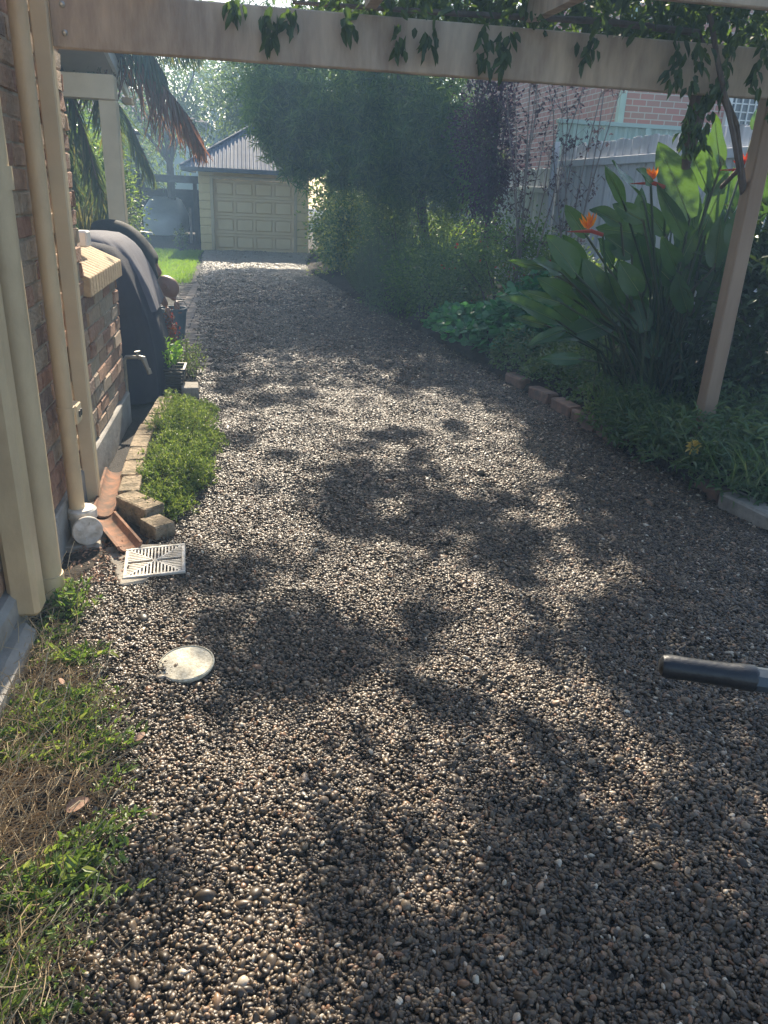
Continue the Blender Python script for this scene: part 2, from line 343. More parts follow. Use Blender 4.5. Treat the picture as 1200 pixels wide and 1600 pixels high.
a = me.attributes.new('sc', 'FLOAT', 'POINT'); a.data.foreach_set('value', pp[:, 3].astype(np.float32))
rot = np.c_[rng.normal(0, .45, n), rng.normal(0, .45, n), rng.uniform(0, 6.283, n)].astype(np.float32)
a = me.attributes.new('rt', 'FLOAT_VECTOR', 'POINT'); a.data.foreach_set('vector', rot.ravel())
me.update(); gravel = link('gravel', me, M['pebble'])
tag(gravel, 'loose brown and grey river pebbles covering the whole driveway', 'gravel', kind='stuff')
import bmesh
pc = bpy.data.collections.new('pebble_shapes')
for i in range(7):
    bm = bmesh.new(); bmesh.ops.create_icosphere(bm, subdivisions=2, radius=1)
    ax = (random.uniform(.0070, .0108), random.uniform(.0046, .0068), random.uniform(.0028, .0044)); ph = random.uniform(0, 9)
    for v in bm.verts:
        c = v.co; k = 1+.13*math.sin(2.3*c.x+ph)+.10*math.sin(3.1*c.y+1.7*ph)+.08*math.cos(4*c.z+c.x*2+ph)
        k *= random.uniform(.93, 1.07)
        v.co = Vector((c.x*ax[0]*k, c.y*ax[1]*k, c.z*ax[2]*k))
    for f in bm.faces: f.smooth = True
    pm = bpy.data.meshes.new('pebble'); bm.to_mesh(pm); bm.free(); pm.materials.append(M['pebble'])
    pc.objects.link(bpy.data.objects.new('pebble', pm))
ng = bpy.data.node_groups.new('scatter', 'GeometryNodeTree')
ng.interface.new_socket('Geometry', in_out='INPUT', socket_type='NodeSocketGeometry'); ng.interface.new_socket('Geometry', in_out='OUTPUT', socket_type='NodeSocketGeometry')
N = ng.nodes; gi = N.new('NodeGroupInput'); go = N.new('NodeGroupOutput'); ip = N.new('GeometryNodeInstanceOnPoints'); ci = N.new('GeometryNodeCollectionInfo')
ci.inputs['Collection'].default_value = pc; ci.inputs['Separate Children'].default_value = True; ci.inputs['Reset Children'].default_value = True
na = N.new('GeometryNodeInputNamedAttribute'); na.data_type = 'FLOAT'; na.inputs[0].default_value = 'sc'
nb = N.new('GeometryNodeInputNamedAttribute'); nb.data_type = 'FLOAT_VECTOR'; nb.inputs[0].default_value = 'rt'
er = N.new('FunctionNodeEulerToRotation')
ng.links.new(gi.outputs[0], ip.inputs['Points']); ng.links.new(ci.outputs[0], ip.inputs['Instance']); ip.inputs['Pick Instance'].default_value = True
ng.links.new(na.outputs[0], ip.inputs['Scale']); ng.links.new(nb.outputs[0], er.inputs[0]); ng.links.new(er.outputs[0], ip.inputs['Rotation'])
ng.links.new(ip.outputs[0], go.inputs[0])
md = gravel.modifiers.new('scatter', 'NODES'); md.node_group = ng
# lawn, pavers
tag(nmesh('lawn', [(-6,13.2,.004),(-1.0,13.2,.004),(-1.2,20,.004),(-6,21,.004)], [np.array([[0,1,2,3]])], mat('turf', (.05,.09,.02), (.08,.12,.03), .9, 6)), 'patch of lawn left of the driveway by the carport', kind=st)
n = 26000; P = np.c_[rng.uniform(-4.5, -.98, n), rng.uniform(13.3, 19.9, n), np.full(n, .004)]; P = P[P[:, 0] < -1.0-.03*(P[:, 1]-13.3)+rng.normal(0, .04, n)]
D = np.c_[rng.normal(0, .35, (len(P), 2)), np.ones(len(P))]
tag(leaves('grass', leafarr(P, D, .06*rng.uniform(.6, 1.4, len(P)), .012, T_DIA), M['f_grass']), 'bright sunlit lawn grass left of the garage driveway', 'grass', kind='stuff')
b = MB()
for j in range(60):
    for i in range(4):
        y = 6.9+j*.115; x = -1.05+i*.225+(.11 if j % 2 else 0)
        if x > ledge(y)-.03: continue
        b.box(x, x+.215, y, y+.105, -.03, .012+random.uniform(-.002, .003), .004)
tag(b.build('brick_path', M['paver']), 'row of worn brick pavers along the left edge of the driveway', 'path', kind=st)
# ================================================================ HOUSE (left)
house = empty('brick_house', (-.95, 4.4, 0), 'brown brick house at the left with cream downpipes and a low capped wall', 'house')
def bricks(b, x, y0, y1, z0, z1, axis='y', out=1, thick=.03, bl=.235, bh=.076, j=.010):
    r = 0; z = z0
    while z < z1-.02:
        h = min(bh, z1-z); s = y0-(bl/2 if r % 2 else 0)
        while s < y1:
            a0, a1 = max(s, y0), min(s+bl, y1)
            if a1-a0 > .02:
                e = random.uniform(-.005, .006)
                if axis == 'y': b.box(x-thick*out, x+e*out, a0, a1, z, z+h, .006, jit=.004)
                else: b.box(a0, a1, x-thick*out, x+e*out, z, z+h, .006, jit=.004)
            s += bl+j
        z += bh+j; r += 1
b = MB(); WX = -.87
bricks(b, WX, -.8, 4.38, .20, 3.1)
bricks(b, 4.40, -2.0, WX-.035, .9, 3.1, 'x', 1)
b.build('wall', M['brick'], house)
MB().box(-1.05, WX-.009, -.8, 4.372, .19, 3.1).box(-2.0, -1.051, 4.2, 4.391, 0, 3.1).build('mortar', M['mortar'], house)
b = MB(); bricks(b, WX, 4.392, 5.4, .20, .98); bricks(b, 5.43, -1.05, WX-.035, .2, .98, 'x', 1)
lw = b.build('low_wall', M['brick'], house)
MB().box(-1.08, WX-.009, 4.395, 5.405, .19, .98).build('mortar', M['mortar'], lw)
b = MB()
for k in range(13):
    y = 4.37+k*.083
    b.add([(-1.2,y,1.22),(-.835,y,1.06),(-.835,y,.96),(-1.2,y,.99),(-1.2,y+.076,1.22),(-.835,y+.076,1.06),(-.835,y+.076,.96),(-1.2,y+.076,.99)],
          [(0,1,5,4),(1,2,6,5),(2,3,7,6),(0,4,7,3),(0,3,2,1),(4,5,6,7)])
o = b.build('wall_cap', M['sill'], house); bv = o.modifiers.new('b', 'BEVEL'); bv.width = .006; bv.segments = 2
b = MB(); b.box(-1.15, -.835, -.8, 3.2, -.1, .195, .02); b.box(-1.15, -.848, 3.2, 5.42, -.1, .195, .008)
b.build('plinth', M['plinth'], house)
b = MB(); b.box(-1.1, -.775, -.8, 2.52, -.1, .10, .03)
b.build('plinth_step', M['plinth'], house)
# downpipes
b = MB(); b.box(-.868, -.765, 2.52, 2.63, .10, 3.1, .018)
o = b.build('square_downpipe', M['pipe'], house); o['label'] = 'square cream downpipe nearest the camera, bevelled edges'
b = MB(); b.tube([(-.795, 2.78, -.03), (-.795, 2.80, 3.1)], .052, 28, False)
b.tube([(-.795, 2.78, .095), (-.795, 2.78, .145)], .0575, 28); b.tube([(-.795, 2.8, 1.50), (-.795, 2.8, 1.57)], .0575, 28)
o = b.build('round_downpipe', M['pipe'], house, True); o['label'] = 'thick round cream downpipe running into the pebbles'
b = MB(); b.tube([(-.81, 3.42, .14), (-.81, 3.42, 3.1)], .034, 24, False); b.tube([(-.81, 3.42, .60), (-.81, 3.42, .625)], .038, 24)
o = b.build('thin_downpipe', M['pipe'], house, True); o['label'] = 'thin round cream downpipe ending in the white drain fitting'
b = MB(); b.box(-.868, -.795, 3.56, 3.66, .50, .59, .006)
br = b.build('socket_box', M['cream'], house)
MB().box(-.7945, -.789, 3.59, 3.61, .53, .56, .001).box(-.7945, -.789, 3.625, 3.645, .53, .56, .001).build('clip', M['planter'], br)
b = MB(); b.tube([(-.858, 2.69, -.02), (-.858, 2.69, 1.9)], .012, 10)
b.build('conduit', M['terracotta'], house, True)
MB().box(-1.02, -.93, 4.9, 5.02, 1.17, 1.26, .01).build('vent_cap', M['white'], house)
# tap
b = MB(); b.tube([(-.875, 5.47, 0), (-.875, 5.47, .40), (-.86, 5.47, .42), (-.76, 5.47, .42)], [.014, .014, .014, .012], 12)
tap = empty('garden_tap', (-.875, 5.47, 0), 'dull brass garden tap on a standpipe at the end of the low brick wall', 'tap')
b.build('standpipe', M['brass'], tap, True)
b = MB(); b.tube([(-.775, 5.47, .42), (-.745, 5.46, .415), (-.73, 5.45, .37), (-.715, 5.45, .33)], [.016, .02, .016, .013], 12); b.tube([(-.718, 5.45, .345), (-.708, 5.45, .31)], .017, 12)
b.build('spout', M['brass'], tap, True)
b = MB(); b.tube([(-.785, 5.47, .425), (-.785, 5.47, .455)], .008, 8); b.tube([(-.80, 5.45, .458), (-.77, 5.49, .458)], .006, 8)
b.build('handle', M['brass'], tap, True)
# gully riser
gy = empty('drain_riser', (-.79, 3.42, 0), 'white plastic drain riser with a round inspection cap under the thin downpipe', 'drain pipe')
b = MB(); b.lathe((-.79, 3.42, -.05), [(.058, 0), (.058, .155), (.064, .156), (.064, .195), (.055, .203), (.03, .203)], 32); b.build('socket', M['pvc'], gy, True)
ca = Vector((.35, -1, .12)).normalized(); cc = Vector((-.772, 3.37, .075))
b = MB(); b.lathe(cc, [(.048, 0), (.05, .055)], 28, ca); b.build('branch', M['pvc'], gy, True)
b = MB(); b.lathe(cc+ca*.05, [(.064, 0), (.066, .004), (.066, .016), (.062, .02), (.02, .021)], 36, ca)
e1 = ca.orthogonal().normalized(); e2 = ca.cross(e1)
for k in range(4):
    d = e1*math.cos(k*math.pi/2+.5)+e2*math.sin(k*math.pi/2+.5); p0 = cc+ca*.073+d*.036
    b.tube([p0-d*.008, p0+d*.008], .003, 6)
b.build('inspection_cap', M['pvc'], gy, True)
MB().box(-.90, -.70, 3.28, 3.55, -.03, .02, .01, .1, .006).build('mortar_pad', M['conc'], gy)
# terracotta channel
ch = MB()
for (x0, y0, x1, y1) in ((-.775, 4.25, -.735, 3.62), (-.73, 3.58, -.56, 3.22)):
    n = 9; vs = []
    dx, dy = x1-x0, y1-y0; l = math.hypot(dx, dy); sx_, sy_ = -dy/l, dx/l
    for (x, y) in ((x0, y0), (x1, y1)):
        for rr in (.046, .058):
            for k in range(n):
                a_ = math.pi+math.pi*k/(n-1); vs.append((x+sx_*math.cos(a_)*rr, y+sy_*math.cos(a_)*rr, (.055+math.sin(a_)*rr*.75)))
    fs = []
    for q in (0, 1):
        for k in range(n-1): fs.append((q*n+k, q*n+k+1, 2*n+q*n+k+1, 2*n+q*n+k))
    fs += [(0, n, 3*n, 2*n), (n-1, 2*n-1, 4*n-1, 3*n-1)]
    for k in range(n-1): fs += [(k, k+1, n+k+1, n+k), (2*n+k, 2*n+k+1, 3*n+k+1, 3*n+k)]
    ch.add(vs, fs)
tag(ch.build('terracotta_channel', M['terracotta'], smooth=True), 'open half round terracotta drain channel leading to the white grate', 'drain channel')
# grate
gr = empty('drain_grate', (-.44, 3.1, .026), 'cream square drain grate with radiating slots on the pebbles', 'drain grate')
gr.rotation_euler = (rad(3), rad(-3), rad(4))
GS = .128
b = MB()
for (x0, x1, y0, y1) in ((-GS, GS, -GS, -GS+.016), (-GS, GS, GS-.016, GS), (-GS, -GS+.016, -GS+.0165, GS-.0165), (GS-.016, GS, -GS+.0165, GS-.0165)): b.box(x0, x1, y0, y1, -.006, .006, .003)
o = b.build('frame', M['pvc']); o.parent = gr
b = MB(); inn = GS-.016
for s in (-1, 1):
    b.box(-inn*1.38, inn*1.38, -.0035, .0035, -.0045, .0045, .001, s*math.pi/4)
for k in range(-7, 8):
    t = k*.0145
    if abs(t) < .004: 
        b.box(-.003, .003, -inn, inn, -.004, .004); continue
    for s in (-1, 1):
        b.box(t-.0032, t+.0032, *sorted((s*abs(t), s*inn)), -.004, .004)
        b.box(*sorted((s*abs(t), s*inn)), t-.0032, t+.0032, -.0041, .0039)
o = b.build('slats', M['pvc']); o.parent = gr
MB().box(-.62, -.5, 2.92, 3.3, -.06, .016, .008, .3, .004).box(-.54, -.34, 3.25, 3.29, -.05, .02, .006).build('pit_edge', M['conc'], None)
tag(bpy.data.objects['pit_edge'], 'broken concrete rim showing beside the cream drain grate', 'concrete edge')
# round cover
b = MB(); b.lathe((-.25, 2.31, .009), [(.092, 0), (.095, .006), (.095, .012), (.090, .0155), (.088, .0125), (.03, .0135), (.0, .0137)], 56, (-.05, -.1, 1))
cv = b.build('inspection_cover', M['lid'], smooth=True); tag(cv, 'round speckled cream inspection cover lying in the pebbles', 'cover')
MB().box(-.185, -.177, 2.34, 2.352, .02, .0245, .001).build('screw', M['planter'], cv); MB().box(-.323, -.315, 2.27, 2.282, .02, .0255, .001).build('screw', M['planter'], cv)
# edging left : bricks standing along the strip, each one its own
def brickobj(name, c, size, rz, mt, label, cat, group, jit=.003, bev=.006):
    b = MB(); b.box(-size[0]/2, size[0]/2, -size[1]/2, size[1]/2, -size[2]/2, size[2]/2, bev, 0, jit)
    o = b.build(name, mt); o.location = c; o.rotation_euler = (random.uniform(-.02, .02), random.uniform(-.02, .02), rz); return tag(o, label, cat, group)
pts = [(-.64, 3.86), (-.66, 4.10), (-.67, 4.34), (-.68, 4.58), (-.675, 4.82), (-.66, 5.06), (-.65, 5.3), (-.64, 5.54)]
for i, (x, y) in enumerate(pts):
    brickobj('edging_brick', (x, y, .04), (.10, .228, .13), rad(2-1.5*i*.5), M['edge'], ('first pale brick of the left edging row, next to the turned corner brick', 'second edging brick from the turned corner brick, by the terracotta channel', 'third edging brick from the turned corner brick on the left', 'fourth edging brick from the turned corner brick, beside the middle of the bush', 'fifth edging brick from the turned corner brick on the left', 'sixth edging brick from the turned corner brick, under the bush leaves', 'next to last edging brick of the left row, near the garden tap', 'last edging brick of the left row, closest to the black planter')[i], 'brick', 'bricks of the left edging row')
brickobj('edging_brick', (-.565, 3.63, .035), (.11, .25, .14), rad(42), M['edge'], 'pale mossy brick turned at the corner of the left edging above the terracotta channel', 'brick', None)
brickobj('edging_brick', (-.465, 3.44, .015), (.11, .14, .11), rad(38), M['edge'], 'broken half brick ending the left edging just behind the drain grate', 'brick', None)
brickobj('paver_block', (-.49, 6.05, .035), (.13, .2, .11), rad(4), M['conc'], 'pale concrete block against the right side of the black planter', 'block', None)
# right edging
re_ = [(5.95, 2.36, .34), (5.55, 2.40, .3), (5.2, 2.44, .32), (4.86, 2.49, .3), (6.45, 2.31, .3)]
for i, (y, x, l) in enumerate(re_):
    brickobj('edging_block', (x, y, .03), (.11, l, .12), rad(7), M['redge'], ('weathered edging block second from the far end of the right row', 'weathered edging block in the middle of the right row', 'weathered edging block second from the near end of the right row', 'nearest of the five weathered edging blocks in a row on the right', 'farthest weathered edging block of the right row, below the nasturtiums')[i], 'edging', 'weathered blocks edging the right bed', .006, .012)
brickobj('edging_block', (2.66, 3.42, .03), (.14, .46, .10), rad(14), M['conc'], 'long grey concrete edging block at the right edge in front of the groundcover', 'edging', None, .006, .012)
brickobj('edging_block', (2.62, 3.80, .02), (.10, .22, .08), rad(10), M['redge'], 'small reddish edging block half buried between groundcover and the grey block', 'edging', None, .006, .012)
# ---- veranda
vr = empty('veranda', (-1.3, 8.5, 0), 'cream veranda with sloping roof, white fascia and a square post behind the house corner', 'veranda')
MB().box(-1.375, -1.215, 8.42, 8.58, 0, 2.22, .01).build('post', M['cream'], vr)
MB().box(-3.4, -1.22, 8.40, 8.60, 2.221, 2.425, .006).build('cross_beam', M['cream'], vr)
def slope(b, x0, x1, y0, y1, za, zb, t):  # slab from z=za at y0 to zb at y1, thickness t
    b.add([(x0,y0,za),(x1,y0,za),(x1,y1,zb),(x0,y1,zb),(x0,y0,za+t),(x1,y0,za+t),(x1,y1,zb+t),(x0,y1,zb+t)], [(3,2,1,0),(4,5,6,7),(0,1,5,4),(1,2,6,5),(2,3,7,6),(3,0,4,7)])
b = MB(); slope(b, -3.6, -1.30, 5.9, 9.6, 3.22, 2.42, .03); b.build('soffit', mat('soffit', (.50,.46,.40), (.46,.42,.37), .7), vr)
b = MB(); slope(b, -1.298, -1.262, 5.9, 9.72, 3.16, 2.34, .14); b.build('fascia', M['white'], vr)
b = MB(); slope(b, -3.6, -1.20, 5.85, 9.80, 3.312, 2.470, .025); b.build('roof', M['roof'], vr)
MB().box(-1.30, -1.20, 9.4, 9.6, 2.27, 2.33, .005).build('bracket', M['cream'], vr)
# ================================================================ PERGOLA
pg = empty('pergola', (-.82, 3.86, 0), 'cream timber pergola with a wide cross beam over the driveway', 'pergola')
MB().box(-.860, -.79, 3.81, 3.875, .02, 2.6, .006).build('post', M['cream'], pg)
o = MB().box(2.80, 2.895, 4.34, 4.435, .0, 2.55, .008).build('post', M['post'], pg)
b = MB(); b.box(-.788, 3.6, 3.84, 3.885, 2.035, 2.245, .006); b.build('beam', M['beam'], pg)
for z in (2.09, 2.19):
    b = MB(); b.lathe((-.735, 3.84, z), [(.012, 0), (.012, .006), (.005, .010)], 10, (0, -1, 0)); b.build('bolt', M['steel'], pg)
b = MB(); b.box(1.35, 3.6, 3.25, 3.29, 2.27, 2.40, .006); b.build('beam', M['beam'], pg)
for x in (-.4, .50, 1.22):
    b = MB(); slope(b, x, x+.05, .6, 3.82, 2.17 if x > .9 else 2.2, 2.262, .11); b.build('rafter', M['beam'], pg)
# ================================================================ BARBECUE under cover
bq = empty('covered_barbecue', (-1.02, 6.35, 0), 'barbecue standing under a faded charcoal fabric cover beside the low brick wall', 'barbecue')
def loft(levels, n=72, folds=0, seed=0):
    """levels: (z, xc, yc, rx, ry, fold amp)"""
    V = []; r = np.random.default_rng(seed); th = np.linspace(0, 2*math.pi, n, endpoint=False)
    ph = [(r.integers(5, 17), r.uniform(0, 6.28), r.uniform(.3, 1)) for _ in range(6)]
    w_ = sum(a*(1-2*np.abs(np.sin(k*th/2+p))) for k, p, a in ph)/2.2
    for i, (z, xc, yc, rx, ry, am) in enumerate(levels):
        e = .55; c, s = np.cos(th), np.sin(th)
        x = np.sign(c)*np.abs(c)**e; y = np.sign(s)*np.abs(s)**e
        k = 1+am*(w_+.35*np.sin(3*th+z*5)+.2*np.sin(9*th-z*8))
        V.append(np.c_[xc+rx*x*k, yc+ry*y*k, np.full(n, z)+.02*np.sin(2*th+1)*(am > 0)*(.3+am*3)])
    m_ = len(levels); V = np.vstack(V); i = np.arange(n); F = []
    for j in range(m_-1): F.append(np.c_[j*n+i, j*n+(i+1) % n, (j+1)*n+(i+1) % n, (j+1)*n+i])
    V = np.vstack([V, [[levels[-1][1], levels[-1][2], levels[-1][0]+.004]]]); t = (m_-1)*n
    return V, [np.vstack(F), np.c_[t+i, t+(i+1) % n, np.full(n, len(V)-1)]]
lv = [(.02,-1.05,6.35,.40,.62,.05),(.2,-1.05,6.35,.395,.61,.05),(.4,-1.06,6.35,.38,.60,.045),(.6,-1.08,6.34,.36,.58,.04),(.75,-1.10,6.33,.335,.56,.035),(.9,-1.12,6.32,.30,.54,.025),(1.0,-1.14,6.32,.27,.51,.02),(1.05,-1.155,6.32,.245,.48,.012),(1.09,-1.165,6.32,.225,.45,.008),(1.12,-1.18,6.32,.19,.40,.004),(1.14,-1.18,6.32,.12,.3,0)]
V, F = loft(lv, 96, seed=3); co = nmesh('cover', V, F, M['cover'], bq, True)
lv = [(.64,-.995,6.42,.30,.50,.075),(.8,-1.03,6.41,.285,.49,.07),(.92,-1.06,6.4,.26,.475,.06),(1.02,-1.09,6.39,.235,.455,.045),(1.08,-1.115,6.38,.215,.43,.03),(1.125,-1.14,6.37,.19,.40,.012),(1.155,-1.15,6.36,.15,.35,.006),(1.17,-1.15,6.36,.08,.24,0)]
V, F = loft(lv, 96, seed=8); nmesh('upper_cover', V, F, M['cover2'], bq, True)
# ================================================================ PERSON bending over behind the barbecue
pr = empty('person', (-1.5, 7.95, 0), 'person in a black short sleeved shirt bending down over a bucket behind the covered barbecue', 'person')
def skin(name, joints, edges, mt, parent, sub=2):
    me = bpy.data.meshes.new(name); me.from_pydata([j[0] for j in joints], edges, [])
    o = link(name, me, mt, parent); o.modifiers.new('skin', 'SKIN')
    for i, j in enumerate(joints):
        r = j[1]; me.skin_vertices[0].data[i].radius = r if isinstance(r, tuple) else (r, r)
    me.skin_vertices[0].data[0].use_root = True
    md = o.modifiers.new('sub', 'SUBSURF'); md.levels = sub; md.render_levels = sub
    for m_ in o.modifiers:
        if m_.type == 'SKIN': m_.use_smooth_shade = True
    return o
J = [((-1.55,8.0,.92),.135), ((-1.38,8.0,1.0),.13), ((-1.18,7.99,.98),.14), ((-1.02,7.98,.86),.12), ((-.93,7.97,.76),.06), ((-.87,7.96,.68),.055),
     ((-1.58,7.88,.85),.10), ((-1.54,7.86,.48),.07), ((-1.62,7.86,.09),.045), ((-1.50,7.85,.04),.035),
     ((-1.58,8.12,.85),.10), ((-1.54,8.14,.48),.07), ((-1.62,8.14,.09),.045), ((-1.50,8.15,.04),.035),
     ((-1.0,7.80,.82),.07), ((-.91,7.78,.62),.048), ((-.84,7.84,.47),.036), ((-.82,7.87,.42),.03),
     ((-1.0,8.16,.82),.07), ((-.95,8.24,.60),.045), ((-.80,8.26,.47),.034), ((-.76,8.24,.43),.03)]
E_ = [(0,1),(1,2),(2,3),(3,4),(4,5),(0,6),(6,7),(7,8),(8,9),(0,10),(10,11),(11,12),(12,13),(3,14),(14,15),(15,16),(16,17),(3,18),(18,19),(19,20),(20,21)]
skin('body', J, E_, M['skin'], pr)
# head with face (crown down), neck joins body
hd = bmesh.new(); bmesh.ops.create_uvsphere(hd, u_segments=28, v_segments=20, radius=1)
hz = Vector((.62, -.05, -.78)).normalized()   # crown direction
fc = Vector((-.78, 0, -.62)).normalized()     # face looks down and back towards the bucket
hs = hz.cross(fc)
for v in hd.verts:
    x, y, z = v.co
    k = 1-.12*max(0, -z)*1.2; fx = x*.085*k; fy = y*.095*k; fz = z*.115
    if y > .6 and abs(x) < .25 and -.35 < z < .15: fy += .02*(1-abs(x)*4)*(1-abs(z+.1)*2.2)   # nose
    if y > .5 and .05 < z < .3 and .15 < abs(x) < .6: fy -= .008
    if y > .5 and -.6 < z < -.45 and abs(x) < .35: fy -= .005
    v.co = Vector((-.80, 7.95, .60))+hs*fx+fc*fy+hz*fz
for f in hd.faces: f.smooth = True
hm = bpy.data.meshes.new('head'); hd.to_mesh(hm); hd.free(); link('head', hm, M['skin'], pr)
for s in (-1, 1):
    b = MB(); c = Vector((-.80, 7.95, .60))+hs*.085*s; b.tube([c-hz*.025, c+hs*s*.012, c+hz*.03], [.008, .02, .009], 10)
    b.build('ear', M['skin'], pr, True)
def hand(wr, dirv, side):
    d = Vector(dirv).normalized(); s = Vector(side).normalized(); w0 = Vector(wr)
    js = [(w0, .026), (w0+d*.045, (.034, .018)), (w0+d*.085, (.038, .016))]; es = [(0, 1), (1, 2)]
    curl = d.cross(s)
    for i, (o_, l) in enumerate(((-.030, .055), (-.010, .066), (.010, .062), (.030, .048))):
        a0 = w0+d*.088+s*o_; a1 = a0+d*l*.45; a2 = a1+d*l*.15+curl*l*.4; a3 = a2-d*l*.2+curl*l*.25; k = len(js)
        js += [(a0, .0095), (a1, .009), (a2, .0085), (a3, .007)]; es += [(2, k), (k, k+1), (k+1, k+2), (k+2, k+3)]
    k = len(js); a0 = w0+d*.03-s*.03; js += [(a0, .012), (a0+d*.025-s*.02+curl*.01, .0105), (a0+d*.05-s*.022+curl*.03, .009)]; es += [(1, k), (k, k+1), (k+1, k+2)]
    return js, es
for (wr, dv, sd) in (((-.82,7.87,.42), (.25,.2,-.9), (0,1,.2)), ((-.76,8.24,.43), (.1,-.2,-.95), (0,1,.1))):
    js, es = hand(wr, dv, sd); skin('hand', js, es, M['skin'], pr, 1)
# shirt and trousers follow the body, a little larger
skin('shirt', [((-1.47,8.0,1.0),.165), ((-1.36,8.0,1.04),.17), ((-1.16,7.99,1.04),.18), ((-.99,7.98,.92),.165), ((-.93,7.97,.80),.10),
               ((-1.0,7.80,.84),.092), ((-.935,7.775,.70),.078), ((-.915,7.77,.655),.076), ((-1.0,8.16,.84),.092), ((-.96,8.22,.68),.076)],
     [(0,1),(1,2),(2,3),(3,4),(3,5),(5,6),(6,7),(3,8),(8,9)], M['black'], pr)
MB().box(-.93, -.895, 7.690, 7.694, .655, .668, .001, .1).build('shirt_logo', M['white'], pr)
skin('trousers', [((-1.55,8.0,.93),.16), ((-1.60,7.88,.83),.12), ((-1.55,7.86,.48),.088), ((-1.62,7.86,.12),.066), ((-1.60,8.12,.83),.12), ((-1.55,8.14,.48),.088), ((-1.62,8.14,.12),.066)],
     [(0,1),(1,2),(2,3),(0,4),(4,5),(5,6)], M['trouser'], pr)
for y in (7.86, 8.14):
    b = MB(); b.tube([(-1.66, y, .045), (-1.58, y, .05), (-1.48, y, .04), (-1.42, y, .03)], [.04, .048, .045, .03], 12, flat=.9)
    b.build('boot', M['planter'], pr, True)
# bucket
bk = empty('bucket', (-.80, 8.3, 0), 'grey blue plastic bucket with wire handle below the bending person', 'bucket')
b = MB(); b.lathe((-.80, 8.3, .04), [(.10, 0), (.135, .29), (.143, .29), (.143, .31), (.133, .31), (.13, .28), (.095, .01)], 32); b.build('pail', M['bucket'], bk, True)
b = MB(); b.tube([(-.80+.14*math.cos(a_), 8.3-.05*math.sin(a_), .34+.14*math.sin(a_)) for a_ in np.linspace(0, math.pi, 15)], .004, 6); b.build('handle', M['steel'], bk, True)
# ================================================================ planters on the left
def ribbedbox(name, c, sx_, sy_, h, mt, label):
    t = empty(name, c, label, 'planter'); b = MB(); x, y, z = c
    for k in range(7):
        z0 = z+k*h/7; g = .82+.18*k/6
        for (a0, a1, b0, b1) in ((-sx_*g, sx_*g, -sy_*g, -sy_*g+.012), (-sx_*g, sx_*g, sy_*g-.012, sy_*g), (-sx_*g, -sx_*g+.012, -sy_*g+.013, sy_*g-.013), (sx_*g-.012, sx_*g, -sy_*g+.013, sy_*g-.013)):
            b.box(x+a0, x+a1, y+b0, y+b1, z0, z0+h/7*.72, .003)
    b.box(x-sx_*.80, x+sx_*.80, y-sy_*.80, y+sy_*.80, z, z+h*.85)
    b.build('slatted_box', mt, t); b = MB()
    for (a0, a1, b0, b1) in ((-sx_-.01, sx_+.01, -sy_-.01, -sy_+.012), (-sx_-.01, sx_+.01, sy_-.012, sy_+.01), (-sx_-.01, -sx_+.012, -sy_+.013, sy_-.013), (sx_-.012, sx_+.01, -sy_+.013, sy_-.013)): b.box(x+a0, x+a1, y+b0, y+b1, z+h, z+h+.016, .003)
    b.build('rim', mt, t); MB().box(x-sx_*.85, x+sx_*.85, y-sy_*.85, y+sy_*.85, z+h*.851, z+h*.9).build('potting_soil', M['soil'], t)
    return t
ribbedbox('planter_box', (-.665, 6.15, .01), .135, .12, .19, M['planter'], 'black slatted planter box holding a bright green succulent')
def sprigs(c, r, ns, per, L, W, T=T_LEAF, up=1., h0=0., droop=0., ln=None):
    """leafy stems rising out of an oval patch; returns leaf array and stem points"""
    c = np.array(c, float); out = []; stems = []
    for i in range(ns):
        a_ = random.uniform(0, 6.28); q = math.sqrt(random.random()); base_ = c+np.array([math.cos(a_)*q*r[0]*.55, math.sin(a_)*q*r[1]*.55, h0])
        tip = c+np.array([math.cos(a_)*q*r[0], math.sin(a_)*q*r[1], r[2]*(1-.55*q*q)*random.uniform(.65, 1.08)])
        t = np.linspace(.25, 1, per)[:, None]; bend = np.array([0, 0, -droop])*t**3
        p = base_*(1-t)+tip*t+bend+rng.normal(0, .004, (per, 3))
        d = unit(np.tile(tip-base_, (per, 1))*.5/max(np.linalg.norm(tip-base_), .01)+rng.normal(0, .75, (per, 3))+np.array([0, 0, .25*up]))
        out.append((p, d)); stems.append((base_, tip))
    P = np.vstack([o[0] for o in out]); D = np.vstack([o[1] for o in out]); n = len(P)
    return leafarr(P, D, L*rng.uniform(.6, 1.3, n), W*rng.uniform(.7, 1.2, n), T), stems
def stemtubes(stems, r=.002, n=3):
    b = MB()
    for s, t in stems: b.tube([s, (np.array(s)*.4+np.array(t)*.6)+rng.normal(0, .01, 3), t], [r, r*.8, r*.4], n, False)
    return b
def plant(name, label, cat, loc, arr, mt, stems=None, smt=None, group=None, sr=.002, part='foliage'):
    t = empty(name, loc, label, cat, group); leaves(part, arr, mt, t)
    if stems: stemtubes(stems, sr).build('stems', smt or M['bark'], t)
    return t
a, s = sprigs((-.66, 6.15, .19), (.15, .13, .26), 26, 9, .05, .035)
plant('succulent', 'bright green succulent growing in the black slatted planter', 'plant', (-.66, 6.15, .19), a, M['f_succ'], s, M['palebark'])
a, s = sprigs((-.56, 6.75, .0), (.2, .36, .36), 90, 14, .024, .012, T_DIA)
plant('bushy_plant', 'pale feathery bush between the black planter and the driveway edge', 'plant', (-.56, 6.75, 0), a, M['f_bush'], s)
a, s = sprigs((-.80, 7.55, .05), (.13, .2, .42), 50, 14, .035, .02, T_LEAF)
plant('red_leaf_plant', 'dark red leaved plant between barbecue cover and bucket', 'plant', (-.80, 7.55, .05), a, M['f_red'], s)
